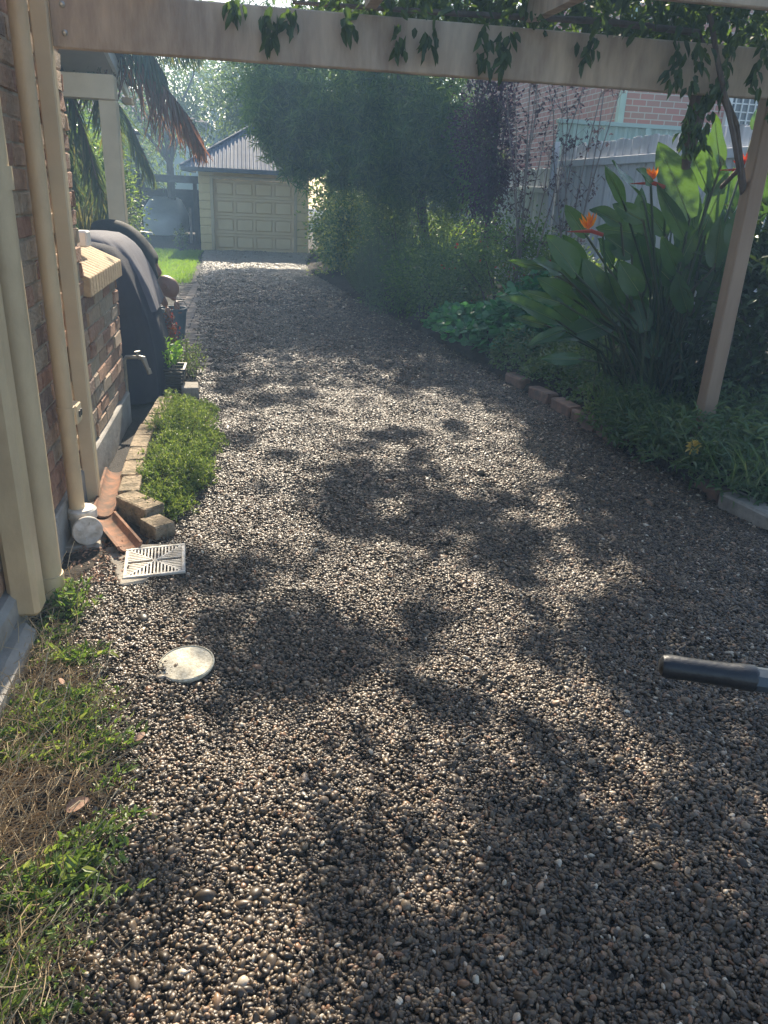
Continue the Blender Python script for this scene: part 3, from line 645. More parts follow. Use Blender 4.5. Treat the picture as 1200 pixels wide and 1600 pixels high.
# big fine bush by edging
aa = []; s = []
for (cx0, cy0, rx0, ry0, h0_, ns0) in ((-.46, 3.75, .17, .28, .19, 150), (-.45, 4.1, .22, .33, .27, 190), (-.44, 4.5, .22, .3, .24, 170), (-.46, 4.9, .24, .34, .33, 200), (-.50, 5.3, .22, .3, .24, 150), (-.36, 4.75, .2, .3, .19, 110), (-.60, 4.3, .12, .5, .16, 90), (-.34, 4.2, .16, .3, .16, 80), (-.40, 5.5, .16, .25, .16, 60), (-.58, 5.55, .14, .2, .22, 50)):
    a, s0 = sprigs((cx0, cy0, .0), (rx0, ry0, h0_), ns0, 22, .022, .008, T_LEAF, droop=.05); aa.append(a); s += s0[:40]
a = join(aa)
plant('edging_bush', 'fine leaved light green bush spilling over the left edging bricks', 'bush', (-.46, 4.45, 0), a, M['f_bush'], s[:300], sr=.0012)
# ================================================================ WEED BED front left
def fweed(X, Y): return np.where((X < ledge(Y)-.05*(Y < 2.6)) & (Y < 3.35), .008+.012*vnoise(X, Y, 22, 9), -.02)
tag(grid('weed_soil', -.86, -.2, -.5, 3.35, 60, 200, fweed, M['soil']), 'bare dark soil under the weeds at the left foreground', kind=st)
n = 8000; x = rng.uniform(-.84, -.24, n); y = rng.uniform(.3, 2.9, n); k = (x < ledge(y)-.02+rng.normal(0, .035, n)); k &= rng.random(n) < .12+.88*(vnoise(x, y, 6, 21) > -.35); x, y = x[k], y[k]; n = len(x)
b = []; rr = .0011
seg = 4; az = rng.uniform(0, 6.28, n); ln = rng.uniform(.06, .24, n); P0 = np.c_[x, y, rng.uniform(.005, .03, n)]
dirv = np.c_[np.cos(az), np.sin(az), rng.uniform(.05, .7, n)]; pts = [P0]
for i in range(seg):
    dirv = unit(dirv+rng.normal(0, .35, (n, 3))+np.array([0, 0, -.12])); q = pts[-1]+dirv*(ln/seg)[:, None]; q[:, 2] = np.maximum(q[:, 2], .006); pts.append(q)
A = np.stack(pts, 1); off = np.array([(-rr, 0, 0), (rr, 0, 0), (0, 0, rr*1.7)])
V = (A[:, :, None]+off[None, None]).reshape(-1, 3); m_ = (seg+1)*3; F = []
for i in range(seg):
    for k_ in range(3): F.append(np.c_[np.arange(n)*m_+i*3+k_, np.arange(n)*m_+i*3+(k_+1) % 3, np.arange(n)*m_+(i+1)*3+(k_+1) % 3, np.arange(n)*m_+(i+1)*3+k_])
tag(nmesh('dry_stems', V, [np.vstack(F)], M['straw']), 'tangle of brown dry weed stems in the left foreground', 'weeds', kind='stuff')
parts = []
for i in range(2000):
    y = random.uniform(.35, 2.95); x = random.uniform(-.83, -.28)
    if x > ledge(y)-.06+random.gauss(0, .03) or vnoise(np.array(x), np.array(y), 7, 33) < -.55: continue
    a_ = random.uniform(-.5, 1.2); l = random.uniform(.05, .17); per = random.randint(10, 22); t = np.linspace(0, 1, per)[:, None]
    d = np.array([math.cos(a_), math.sin(a_)*.8, random.uniform(.1, .55)]); p = np.array([x, y, .02])+d*l*t+rng.normal(0, .003, (per, 3)); p[:, 2] = np.maximum(p[:, 2]-.25*l*t[:, 0]**2, .012)
    dd = unit(d*.6+rng.normal(0, .7, (per, 3))+[0, 0, .45]); s_ = random.choice((.4, .5, .6, .8, 1.0, 1.3))
    parts.append(leafarr(p, dd, .030*s_*rng.uniform(.6, 1.2, per), .011*s_, T_LEAF))
tag(leaves('weeds', join(parts), M['f_weed']), 'low bright green weeds spreading over the pebbles in the left foreground', 'weeds', kind='stuff')
for (x, y, s, rz, lb) in ((-.50, 1.60, .075, .6, 'curled dry brown leaf lying on the weeds in the left foreground'), (-.62, 2.16, .04, 2, 'small russet dead leaf at the top of the weed patch'), (-.36, 1.86, .045, 1, 'russet dead leaf at the pebble edge of the weed patch')):
    V, F = leafarr([(0, 0, 0)], [(1, 0, .25)], s, s*.6, T_LEAF, upj=.1); o = nmesh('dead_leaf', V, F, M['dead']); o.location = (x, y, .06); o.rotation_euler = (.3, 0, rz)
    sm = o.modifiers.new('s', 'SUBSURF'); sm.levels = 2; sm.render_levels = 2; tag(o, lb, 'dead leaf')
a, s = sprigs((-.70, 2.72, .01), (.10, .14, .12), 30, 10, .03, .013, T_LEAF)
plant('weed_clump', 'clump of weeds growing at the foot of the thick round downpipe', 'weed', (-.70, 2.72, 0), a, M['f_weed'], s)
n = 500; P = np.c_[rng.uniform(-.80, -.52, n), rng.uniform(2.95, 3.38, n), rng.uniform(.0, .02, n)]
tag(leaves('leaf_litter', leafarr(P, np.c_[rng.normal(0, 1, (n, 2)), rng.normal(0, .2, n)], .022, .010, T_LEAF), M['dead']), 'dry leaf litter around the drain riser and grate', 'leaf litter', kind='stuff')
n = 150; y = rng.uniform(1.0, 9, n); x = rng.uniform(-.6, 2.5, n); k = (x > ledge(y)+.02) & (x < redge(y)); x, y = x[k], y[k]; n = len(x)
tag(leaves('fallen_leaves', leafarr(np.c_[x, y, gz(x, y)+.016], np.c_[rng.normal(0, 1, (n, 2)), rng.normal(0, .15, n)], rng.uniform(.012, .035, n), .010, T_LEAF), M['dead']), 'small fallen leaves scattered over the pebbles', 'leaf litter', kind='stuff')
# ================================================================ WHEELBARROW (only its handle reaches into view)
wb = empty('wheelbarrow', (1.6, .75, 0), 'handle of a wheelbarrow with a black rubber grip reaching in from the right edge', 'wheelbarrow')
g0, g1, g2 = Vector((.540, .812, .968)), Vector((.632, .772, .972)), Vector((.665, .757, .973))
dr = (g2-g0).normalized()
b = MB(); b.tube([g0-dr*.002, g0+dr*.002, g0+dr*.012, g0+dr*.04, g0+dr*.085, g0+dr*.10, g0+dr*.118, g0+dr*.122], [.008, .0145, .0165, .0155, .0160, .0175, .018, .015], 24); b.build('grip', M['grip'], wb, True)
b = MB(); b.tube([g0+dr*.115, g0+dr*.30, (1.25, .66, .80), (1.9, .60, .42), (2.25, .60, .22)], [.0175, .0175, .0175, .0175, .0175], 8, flat=.9); b.tube([(.60, .25, .95), (1.2, .25, .80), (1.9, .45, .42), (2.25, .56, .22)], [.0155, .016, .016, .016], 12)
b.build('frame', M['handle'], wb, True)
b = MB(); b.add([(1.2,.2,.86),(2.2,.2,.86),(2.2,.8,.86),(1.2,.8,.86),(1.45,.3,.5),(2.0,.3,.5),(2.0,.7,.5),(1.45,.7,.5)], [(0,1,5,4),(1,2,6,5),(2,3,7,6),(3,0,4,7),(4,5,6,7)]); o = b.build('tray', M['tray'], wb); o.modifiers.new('s', 'SOLIDIFY').thickness = .006
b = MB(); b.lathe((2.3, .53, .2), [(.08, 0), (.19, .005), (.2, .04), (.19, .075), (.08, .08)], 28, (0, 1, 0)); b.build('wheel', M['grip'], wb, True)
MB().box(1.45, 1.48, .3, .33, 0, .5).build('leg', M['handle'], wb); MB().box(1.45, 1.48, .67, .70, 0, .5).build('leg', M['handle'], wb)
# ================================================================ FENCE right
fn = empty('paling_fence', (4.6, 10, 0), 'weathered grey timber paling fence behind the garden bed, stepping down after its tall post', 'fence')
def palings(y0, y1, top, name):
    b = MB(); y = y0
    while y < y1:
        wd = random.uniform(.095, .105); i_ = len(b.v)//24 % 2; b.box(4.598-.014*i_+random.uniform(0, .006), 4.618-.014*i_, y-.012*i_, y+wd+.012*i_, -.02, top+random.uniform(-.02, .02), .002, 0, .002); y += wd+random.uniform(.006, .016)
    b.build(name, M['fence'], fn)
palings(6.5, 12.0, 2.26, 'palings'); palings(12.1, 21.5, 1.98, 'palings')
b = MB(); b.box(4.53, 4.578, 6.5, 11.95, 1.98, 2.07, .004); b.box(4.53, 4.578, 6.5, 11.95, .75, .84, .004); b.build('rail', M['fence'], fn)
b = MB(); b.box(4.53, 4.578, 12.1, 21.5, 1.62, 1.71, .004); b.box(4.53, 4.578, 12.1, 21.5, .55, .64, .004); b.build('rail', M['fence'], fn)
for y, t in ((12.0, 2.32), (8.25, 2.36), (15.6, 2.02)): MB().box(4.445, 4.528, y-.05, y+.05, -.02, t, .004).build('post', M['fence'], fn)
cb = empty('steel_fence', (5.8, 12.6, 0), 'pale green steel fence panel seen above the grey palings', 'fence')
b = MB(); n = 60; X = np.linspace(4.7, 7.2, n)
vs = [(x, 12.6+(.02 if i % 4 < 2 else -.01), z) for z in (0, 2.62) for i, x in enumerate(X)]; b.add(vs, [(i, i+1, n+i+1, n+i) for i in range(n-1)]); b.build('sheet', M['colorbond'], cb)
MB().box(4.68, 7.2, 12.55, 12.65, 2.621, 2.68, .004).build('rail', M['colorbond'], cb)
MB().box(6.12, 6.20, 12.54, 12.57, 0, 2.62, .004).build('post', M['colorbond'], cb)
nh = empty('neighbour_house', (8, 16, 0), 'red brick neighbouring house above the fence with green downpipe and white window', 'house')
MB().box(6.45, 13, 14.2, 26, 0, 5.2).build('wall', M['nbrick'], nh)
MB().box(6.31, 6.43, 14.08, 14.19, 0, 5.2, .01).build('downpipe', M['colorbond'], nh)
wf = MB(); 
for (x0, x1, z0, z1) in ((8.35, 8.43, 2.3, 3.7), (9.6, 9.68, 2.3, 3.7), (8.431, 9.599, 2.3, 2.38), (8.431, 9.599, 3.62, 3.7)): wf.box(x0, x1, 14.10, 14.199, z0, z1, .004)
wf = wf.build('window', M['white'], nh)
b = MB()
for k in range(9): b.box(8.5+k*.13, 8.52+k*.13, 14.13, 14.15, 2.38, 3.62)
for k in range(9): b.box(8.431, 9.599, 14.151, 14.165, 2.45+k*.13, 2.47+k*.13)
b.build('lattice', M['white'], wf); MB().box(8.43, 9.6, 14.17, 14.198, 2.38, 3.62).build('pane', M['glass'], wf)
# ================================================================ GARAGE
ga = empty('garage', (.1, 20.3, 0), 'cream block garage with panelled door and corrugated hip roof ending the driveway', 'garage')
b = MB()
def blocks(b, x0, x1):
    z = .0; r = 0
    while z < 1.68:
        h = min(.19, 1.70-z); c = x0+(x1-x0)*(.5 if r % 2 else .999)
        b.box(x0, x1-.0, 20.3+(.0 if r % 2 else .006), 20.5, z, z+h-.008, .008); z += .19; r += 1
blocks(b, -1.20, -.93); blocks(b, 1.13, 1.42); b.box(-1.195, 1.415, 20.32, 20.5, 1.700, 1.80)
b.box(-1.195, -.94, 20.51, 24, 0, 1.8); b.box(1.14, 1.41, 20.51, 24, 0, 1.8); b.build('wall', M['block'], ga)
MB().box(-.935, -.86, 20.28, 20.42, 0, 1.70, .006).box(1.06, 1.135, 20.28, 20.42, 0, 1.70, .006).box(-.858, 1.058, 20.28, 20.42, 1.63, 1.70, .006).build('door_frame', M['cream'], ga)
b = MB(); b.box(-.859, 1.059, 20.43, 20.45, 0, 1.629)
for j in range(4):
    z0, z1 = .004+j*.407, .398+j*.407
    b.box(-.858, 1.058, 20.39, 20.42, z0, z0+.055, .003); b.box(-.858, 1.058, 20.39, 20.42, z1-.055, z1, .003)
    for i in range(5):
        x0 = -.858+i*.466; b.box(x0, x0+.052, 20.391, 20.421, z0+.056, z1-.056, .002)
    for i in range(4):
        x0 = -.858+i*.466+.074; b.box(x0, x0+.372, 20.388, 20.422, z0+.075, z1-.075, .010)
b.build('door', M['gdoor'], ga)
def hip(xc, yc, hx, hy, z0, z1, mt, parent):
    b = MB()
    for q in range(4):
        hw, hd_ = (hx, hy) if q % 2 == 0 else (hy, hx); n = int(hw*2/.0125); vs = []; fs = []; ang = q*math.pi/2; c, s = math.cos(ang), math.sin(ang)
        for i in range(n+1):
            u = -hw+2*hw*i/n; t = 1-abs(u)/hw; wv = .012*math.sin(u*2*math.pi/.09)
            for tt in (0, t):
                X_, Y_, Z_ = u, -hd_+hd_*tt-wv*.3, z0+(z1-z0)*tt+wv
                vs.append((xc+X_*c-Y_*s, yc+X_*s+Y_*c, Z_))
        for i in range(n): fs.append((2*i, 2*i+2, 2*i+3, 2*i+1))
        b.add(vs, fs)
    return b.build('roof', mt, parent, False)
rf = hip(.1, 22.0, 1.66, 2.1, 1.86, 2.9, M['roof'], ga)
b = MB()
for sx_ in (-1, 1): b.tube([(.1+sx_*1.66, 19.9, 1.88), (.1, 22.0, 2.93)], .035, 8)
b.build('ridge_cap', M['roof'], rf, True)
MB().box(-1.56, 1.76, 19.86, 19.96, 1.77, 1.865, .01).box(-1.56, -1.46, 19.965, 24, 1.77, 1.865, .01).build('gutter', M['gutter'], ga)
MB().box(-1.46, 1.66, 19.962, 20.30, 1.800, 1.83).build('soffit', M['cream'], ga)
# ================================================================ CARPORT and covered car
cp = empty('carport', (-2.2, 23, 0), 'dark low timber carport to the left of the garage', 'carport')
MB().box(-3.9, -1.3, 22.4, 28, 1.56, 1.62).box(-3.9, -1.3, 22.3, 22.39, 1.50, 1.68, .005).build('roof', M['darkwood'], cp)
for x, y in ((-1.42, 22.5), (-3.3, 22.5), (-1.42, 27), (-3.3, 27)): MB().box(x-.05, x+.05, y-.05, y+.05, 0, 1.555).build('post', M['darkwood'], cp)
MB().box(-3.9, -1.3, 27.6, 27.7, 0, 1.3).box(-1.40, -1.3, 22.6, 27.5, 0, 1.25).build('back_wall', M['darkwood'], cp)
MB().box(-1.62, -1.56, 22.5, 22.9, 0, .9, .004, .1).build('leaning_board', M['palebark'], cp)
lv = [(.10,-2.55,25.8,.62,1.8,.012),(.25,-2.55,25.8,.66,1.85,.012),(.45,-2.55,25.8,.67,1.88,.01),(.60,-2.55,25.8,.65,1.8,.008),(.70,-2.55,25.9,.60,1.6,.006),(.88,-2.55,26.1,.50,1.15,.006),(1.0,-2.55,26.15,.44,.95,.003),(1.06,-2.55,26.2,.34,.8,0)]
V, F = loft(lv, 96, seed=5); cr_ = nmesh('parked_car', V, F, M['carcover'], None, True); tag(cr_, 'car under a silver fabric cover parked inside the dark carport', 'car')
# garden lamp
lp = empty('garden_lamp', (-1.9, 15, 0), 'black garden lamp post with glass lantern beside the veranda post', 'lamp')
b = MB(); b.tube([(-1.9, 15, 0), (-1.9, 15, 1.98)], .035, 12); b.lathe((-1.9, 15, 1.98), [(.04, 0), (.09, .02), (.06, .05)], 12); b.box(-2.04, -1.76, 14.98, 15.02, 2.0, 2.03); b.build('pole', M['planter'], lp)
b = MB(); b.lathe((-1.9, 15, 2.035), [(.055, 0), (.085, .2)], 6); b.build('lantern', M['pvc'], lp); b = MB(); b.lathe((-1.9, 15, 2.237), [(.1, 0), (.06, .06), (.01, .09)], 6); b.build('lantern_cap', M['planter'], lp)
# far house
fh = empty('far_house', (-4, 38, 0), 'pale green rendered house glimpsed between the palm and the garage roof', 'house')
MB().box(-9, -2.2, 38, 44, 0, 3.9).build('wall', M['farwall'], fh)
b = MB(); b.add([(-9.5,37.5,3.9),(-1.7,37.5,3.9),(-1.7,44.5,3.9),(-9.5,44.5,3.9),(-5.6,41,5.4)], [(0,1,4),(1,2,4),(2,3,4),(3,0,4),(3,2,1,0)]); b.build('roof', M['terracotta'], fh)
# ================================================================ TREES AND PLANTS
def tree_limbs(b, base_, tips, r0=.07, r1=.012):
    base_ = Vector(base_)
    for t in tips:
        t = Vector(t); m1 = base_.lerp(t, .35)+Vector((random.gauss(0, .06), random.gauss(0, .06), .12)); m2 = base_.lerp(t, .7)+Vector((random.gauss(0, .08), random.gauss(0, .08), .08))
        b.tube([base_, m1, m2, t], [r0, r0*.65, r0*.4, r1], 7, False)
def rosettes(P, k, L, W):
    n = len(P); q = np.repeat(P, k, 0); ax = unit(rng.normal(0, 1, (n, 3))+[0, -.3, .3]); D = unit(rng.normal(0, 1, (n*k, 3))+np.repeat(ax, k, 0)*.55)
    return leafarr(q, D, L*rng.uniform(.7, 1.2, n*k), W, T_DIA)
# big fine leaved tree over the drive
bt_ = empty('drooping_tree', (3.0, 13.6, 0), 'large dark fine leaved tree hanging over the driveway in front of the garage', 'tree')
CR = []
for c, r, n in (((1.9, 13.2, 2.55), (1.15, 1.1, .95), 2300), ((3.0, 13.3, 2.35), (.85, 1.0, 1.05), 2100), ((.95, 13.5, 2.5), (.75, 1.0, .62), 1400), ((.35, 14.0, 3.1), (.8, 1.2, .7), 900), ((1.5, 14.5, 3.9), (2., 2., 1.1), 1600), ((3.2, 14.5, 4.2), (1.4, 2, 1.2), 900), ((2.2, 12.5, 1.9), (.9, .7, .55), 1100), ((.75, 13.4, 1.95), (.4, .5, .38), 420), ((3.3, 12.6, 1.75), (.55, .6, .6), 700), ((1.4, 12.9, 1.95), (.5, .6, .4), 600)):
    CR.append(blob(c, r, n, 44, .17, .3)[0])
CR.append(blob((.55, 13.2, 2.45), (.5, .7, .6), 1000, 30, .18, .3)[0])
P = np.vstack(CR)
leaves('crown', rosettes(P[rng.random(len(P)) < .72], 9, .17, .022), M['f_big'], bt_)
b = MB(); b.tube([(3.0, 13.6, 0), (2.95, 13.6, .7), (2.8, 13.5, 1.4)], [.11, .09, .08], 10, False); tree_limbs(b, (2.8, 13.5, 1.35), [(1.2, 13.2, 3.0), (2.2, 13.2, 3.8), (3.4, 13.5, 3.9), (.5, 13.8, 3.1), (2.6, 14.5, 4.6), (1.9, 12.9, 2.3)], .06)
b.build('trunk', M['bark'], bt_, True)
# unseen leaves added above the frame, placed to cast the drive's shade patches
SH = [([(-0.96, 13.26), (1.03, 15.01), (2.51, 12.56), (2.37, 7.63), (1.76, 6.8), (1.43, 6.95), (1.02, 7.47), (0.49, 8.02), (-0.1, 7.75), (-0.49, 7.06), (-0.8, 9.72)], 1), ([(-0.69, 15.46), (1.14, 16.61), (1.67, 14.33), (2.51, 12.56), (1.03, 15.01), (-0.95, 13.18)], 0.75), ([(-0.52, 7.48), (-0.15, 7.62), (-0.22, 5.66), (-0.36, 5.66)], 0.5), ([(-0.25, 6.46), (0.02, 6.7), (0.5, 6.48), (0.5, 5.75), (-0.04, 5.57)], 0.45), ([(0.64, 5.0), (0.9, 5.18), (1.32, 5.09), (1.18, 4.39), (0.9, 4.22), (0.57, 4.32)], 0.45), ([(0.32, 4.25), (0.61, 4.35), (0.9, 4.22), (0.76, 3.4), (0.47, 3.27), (0.28, 3.5)], 0.65), ([(-0.26, 5.48), (0.37, 5.31), (0.39, 4.47), (0.28, 4.04), (-0.19, 4.49)], 0.2), ([(0.87, 3.82), (1.21, 3.89), (1.48, 3.69), (1.35, 3.07), (1.07, 2.95), (0.76, 3.18)], 0.6), ([(1.27, 6.49), (1.8, 6.05), (2.01, 5.18), (1.78, 4.52), (1.86, 4.19), (2.15, 4.17), (1.76, 3.94), (1.69, 3.74), (1.87, 3.58), (1.67, 3.36), (1.53, 3.29), (1.65, 3.11), (1.84, 3.05), (1.72, 2.76), (1.55, 2.62), (1.29, 2.5), (1.45, 2.29), (2.18, 2.22), (3.18, 3.5), (3.53, 6.54), (3.15, 9.21), (1.96, 7.61)], 1), ([(-0.51, 3.4), (-0.22, 3.46), (-0.06, 3.17), (0.21, 2.96), (0.22, 2.76), (-0.26, 2.77), (-0.53, 2.9)], 0.35), ([(-0.24, 2.64), (0.04, 2.7), (0.38, 2.55), (0.45, 2.38), (0.42, 2.18), (0.15, 2.03), (-0.02, 2.19), (-0.21, 2.36)], 0.65), ([(0.6, 2.65), (0.85, 2.58), (0.73, 2.08), (0.56, 1.92), (0.51, 2.17)], 0.35), ([(0.52, 1.94), (0.8, 1.93), (0.98, 1.82), (0.88, 1.6), (0.62, 1.61), (0.5, 1.73)], 0.4), ([(1.11, 2.89), (1.44, 2.69), (1.44, 2.33), (1.17, 2.31), (1.0, 2.56)], 0.35), ([(1.26, 2.51), (2.08, 2.27), (1.49, 1.46), (1.32, 1.66), (1.21, 1.86), (1.16, 2.11)], 0.7), ([(0.2, 1.39), (0.33, 1.42), (0.43, 1.29), (0.37, 0.94), (0.22, 0.96), (0.22, 1.18)], 0.5), ([(0.7, 1.67), (0.88, 1.6), (0.88, 1.35), (0.71, 1.31), (0.63, 1.42)], 0.5), ([(0.67, 1.37), (0.9, 1.25), (1.26, 1.13), (1.0, 0.78), (0.45, 0.86), (0.57, 1.13)], 1), ([(-0.02, 1.21), (0.05, 1.23), (0.11, 1.08), (0.04, 1.03)], 0.15), ([(1.09, 1.43), (1.24, 1.37), (1.18, 1.27), (1.02, 1.31)], 0.4)]
def inpoly(x, y, pl):
    ins = np.zeros(len(x), bool); j = len(pl)-1
    for i in range(len(pl)):
        (xi, yi), (xj, yj) = pl[i], pl[j]
        ins ^= ((yi > y) != (yj > y)) & (x < (xj-xi)*(y-yi)/((yj-yi) or 1e-9)+xi); j = i
    return ins
def shade(x, y):
    s = np.where(y < 13, .10, .03)
    for pl, d in SH: s = np.where(inpoly(x, y, pl), np.maximum(s, d), s)
    return s
n = 330000; gx = rng.uniform(-1.2, 4.4, n); gy_ = rng.uniform(-.6, 16, n)
jj = np.minimum(.03+.010*gy_, .16)
s_ = shade(gx+rng.normal(0, 1, n)*jj, gy_+rng.normal(0, 1, n)*jj)
nz = vnoise(gx, gy_, 9, 41)*.5+vnoise(gx, gy_, 23, 42)*.35
thr = np.interp(s_, [0, .3, .6, .9, 1], [-.75, -.3, .1, .9, 3])
keep = (nz+rng.normal(0, .12, n) < thr) & (rng.random(n) < np.interp(gy_, [0, 4, 16], [.8, .6, .42])); keep &= ~((gx < -.4) & (gy_ < 7) & (rng.random(n) < .85))
gx, gy_ = gx[keep], gy_[keep]; kp = ~((gy_ > 7.3) & (gy_ < 11) & (gx > .4) & (gx < 3) & (rng.random(len(gx)) < .8)); gx, gy_ = gx[kp], gy_[kp]; n = len(gx)
zc = np.maximum((1.55+.235*gy_)/(1-.235/math.tan(SUN_EL))+rng.gamma(2., .13, n)+.05, 2.48); cot = 1/math.tan(SUN_EL)
P = np.c_[gx+math.sin(SUN_AZ)*zc*cot, gy_+math.cos(SUN_AZ)*zc*cot, zc]
D = np.c_[rng.normal(0, 1, (n, 2)), rng.normal(-.3, .4, n)]
near = P[:, 1] < 6.6
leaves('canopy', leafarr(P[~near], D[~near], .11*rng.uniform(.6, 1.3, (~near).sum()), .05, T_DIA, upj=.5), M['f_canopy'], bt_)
# ---- vine on the pergola
vn = empty('pergola_vine', (2.55, 3.75, 0), 'leafy wisteria like vine climbing the pergola and hanging over its beam', 'vine')
Vp = [leafarr(P[near], D[near], .09*rng.uniform(.6, 1.3, near.sum()), .042, T_LEAF, upj=.5)]  # unseen leaves added beyond the beam to shade the foreground, merged with the vine
n = 3800; q = np.c_[rng.uniform(-.3, 3.4, n), rng.uniform(3.6, 4.6, n), rng.uniform(2.24, 2.75, n)]; kk = rng.random(n) < .35+.65*(vnoise(q[:, 0], q[:, 1], 7, 60) > -.1); kk &= q[:, 0] > .1+rng.random(n)*.5; q = q[kk]
Vp.append(leafarr(q, np.c_[rng.normal(0, .8, (len(q), 2)), rng.normal(-.8, .5, len(q))], .075*rng.uniform(.6, 1.3, len(q)), .034, T_LEAF))
n = 5200; q = np.c_[rng.uniform(.3, 3.4, n), rng.uniform(3.9, 5.3, n), rng.uniform(2.30, 2.95, n)]; q = q[(q[:, 2]-1.55)/q[:, 1] > .145]; q = q[rng.random(len(q)) < np.interp(q[:, 0], [.3, 1.2], [.35, 1])]
Vp.append(leafarr(q, np.c_[rng.normal(0, .8, (len(q), 2)), rng.normal(-.5, .5, len(q))], .085*rng.uniform(.6, 1.3, len(q)), .038, T_LEAF))
n = 1500; q = np.c_[rng.uniform(1.1, 3.4, n), rng.uniform(2.9, 3.9, n), rng.uniform(2.34, 2.7, n)]
Vp.append(leafarr(q, np.c_[rng.normal(0, .8, (n, 2)), rng.normal(-.5, .5, n)], .07*rng.uniform(.6, 1.3, n), .032, T_LEAF))
hang = [(-.05, 3.80, 2.26, .10, 9), (.10, 3.78, 2.24, .18, 16), (.17, 3.8, 2.24, .12, 8), (.42, 3.78, 2.23, .07, 9), (.66, 3.8, 2.22, .14, 10), (.78, 3.79, 2.21, .10, 9), (1.02, 3.78, 2.24, .20, 12), (1.13, 3.78, 2.22, .16, 10), (1.52, 3.78, 2.22, .12, 10), (1.93, 3.76, 2.24, .24, 14), (2.02, 3.72, 2.24, .26, 16), (2.15, 3.72, 2.25, .3, 16), (2.3, 3.7, 2.3, .32, 18), (2.42, 3.7, 2.28, .45, 20), (2.55, 3.72, 2.2, .5, 24), (2.0, 3.5, 2.42, .12, 6), (1.75, 3.5, 2.4, .1, 6), (2.15, 3.8, 2.1, .38, 30), (2.08, 3.82, 2.0, .3, 22), (1.1, 3.78, 2.2, .22, 8)]
for (x, y, z, l, k) in hang:
    k = int(k*1.5)
    t = rng.random(k)[:, None]; p = np.array([x, y, z])+np.c_[rng.normal(0, .018, k), rng.normal(0, .015, k), -t[:, 0]*l*.75]
    Vp.append(leafarr(p, np.c_[rng.normal(0, .45, k), rng.normal(-.1, .25, k), -np.ones(k)], .065*rng.uniform(.5, 1.35, k), .028, T_LEAF, up=(0, -1., .2), upj=.5))
leaves('foliage', join(Vp), M['f_vine'], vn)
b = MB(); b.tube([(3.02, 4.62, 0), (3.0, 4.55, .8), (2.92, 4.5, 1.5), (2.55, 4.2, 1.95), (2.25, 3.95, 2.12), (2.1, 3.93, 2.30), (1.6, 3.92, 2.31), (.9, 3.92, 2.29), (.2, 3.92, 2.28)], [.035, .03, .024, .02, .018, .016, .015, .012, .008], 8, False)
b.tube([(2.02, 3.70, 2.33), (2.12, 3.71, 2.12), (2.26, 3.72, 1.86), (2.36, 3.78, 1.72), (2.6, 4.3, 1.65)], .012, 6, False); b.tube([(2.20, 3.95, 2.2), (2.16, 3.93, 1.9), (2.2, 4.0, 1.72)], [.05, .045, .02], 7, False)
b.build('trunk', M['bark'], vn, True)
# ---- right hand shrubs
def shrub(name, label, cat, c, r, n, L, W, T, mt, cl=40, cr=.2, shell=.55, stem=True, group=None):
    P, D = blob(c, r, n, cl, cr, shell); D = unit(D+rng.normal(0, .4, D.shape))
    t = empty(name, (c[0], c[1], 0), label, cat, group); leaves('foliage', leafarr(P, D, L*rng.uniform(.6, 1.25, n), W*rng.uniform(.8, 1.2, n), T), mt, t)
    if stem:
        b = MB()
        for k in range(7): a_ = random.uniform(0, 6.28); b.tube([(c[0]+.04*math.cos(a_), c[1]+.04*math.sin(a_), 0), (c[0]+r[0]*.3*math.cos(a_), c[1]+r[1]*.3*math.sin(a_), c[2]*.8), (c[0]+r[0]*.7*math.cos(a_), c[1]+r[1]*.7*math.sin(a_), c[2]+r[2]*.4)], [.018, .012, .004], 5, False)
        b.build('stems', M['bark'], t, True)
    return t
shrub('variegated_shrub', 'tall variegated shrub with cream edged leaves beside the garage door', 'shrub', (1.8, 15.2, .9), (.68, .8, .95), 10500, .07, .042, T_LEAF, M['f_varieg'], 70)
shrub('lime_shrub', 'sunlit lime green shrub glowing behind the fine leaved tree', 'shrub', (2.95, 16.6, .75), (.65, .6, .75), 3600, .07, .04, T_LEAF, M['f_lime'], 50)
shrub('dark_shrub', 'dense dark shrub standing under the drooping tree near the driveway', 'shrub', (2.45, 13.0, .75), (.75, .6, .85), 7500, .06, .03, T_LEAF, M['f_low'], 50)
shrub('far_hedge_bush', 'dark bush filling the gap beneath the tree before the fence', 'shrub', (3.6, 14.2, .6), (.7, 1.0, .6), 5000, .08, .04, T_LEAF, M['f_low'], 50)
a, s = sprigs((1.95, 12.1, 0), (.55, .9, 1.05), 520, 30, .045, .008, T_DIA)
plant('rosemary_bush', 'upright grey green rosemary like bush spilling on the far driveway edge', 'bush', (1.95, 12.3, 0), a, M['f_rosemary'], s[:80])
P0 = np.tile((3.15, 13.0, .2), (90, 1))+rng.normal(0, .07, (90, 3)); D0 = unit(np.c_[rng.normal(0, .45, (90, 2)), np.ones(90)])
t = empty('strappy_plant', (3.15, 13, 0), 'clump of upright strap leaves catching the sun beneath the tree', 'plant'); leaves('foliage', leafarr(P0, D0, rng.uniform(.7, 1.35, 90), .05, T_GRASS), M['f_lime'], t)
shrub('mounded_shrub', 'rounded mid green shrub at the driveway edge beyond the nasturtiums', 'shrub', (2.5, 10.3, .38), (.72, .9, .6), 9000, .05, .026, T_LEAF, M['f_low'], 70)
t = shrub('flowering_shrub', 'leafy shrub dotted with small red flowers before the purple tree', 'shrub', (3.0, 9.3, .6), (.8, .9, .72), 11000, .045, .025, T_LEAF, M['f_low'], 80)
P, D = blob((2.95, 9.2, .72), (.7, .8, .5), 70, 25, .1, .8); leaves('blossom', leafarr(P, D, .035, .03, T_ROUND), M['redbract'], t)
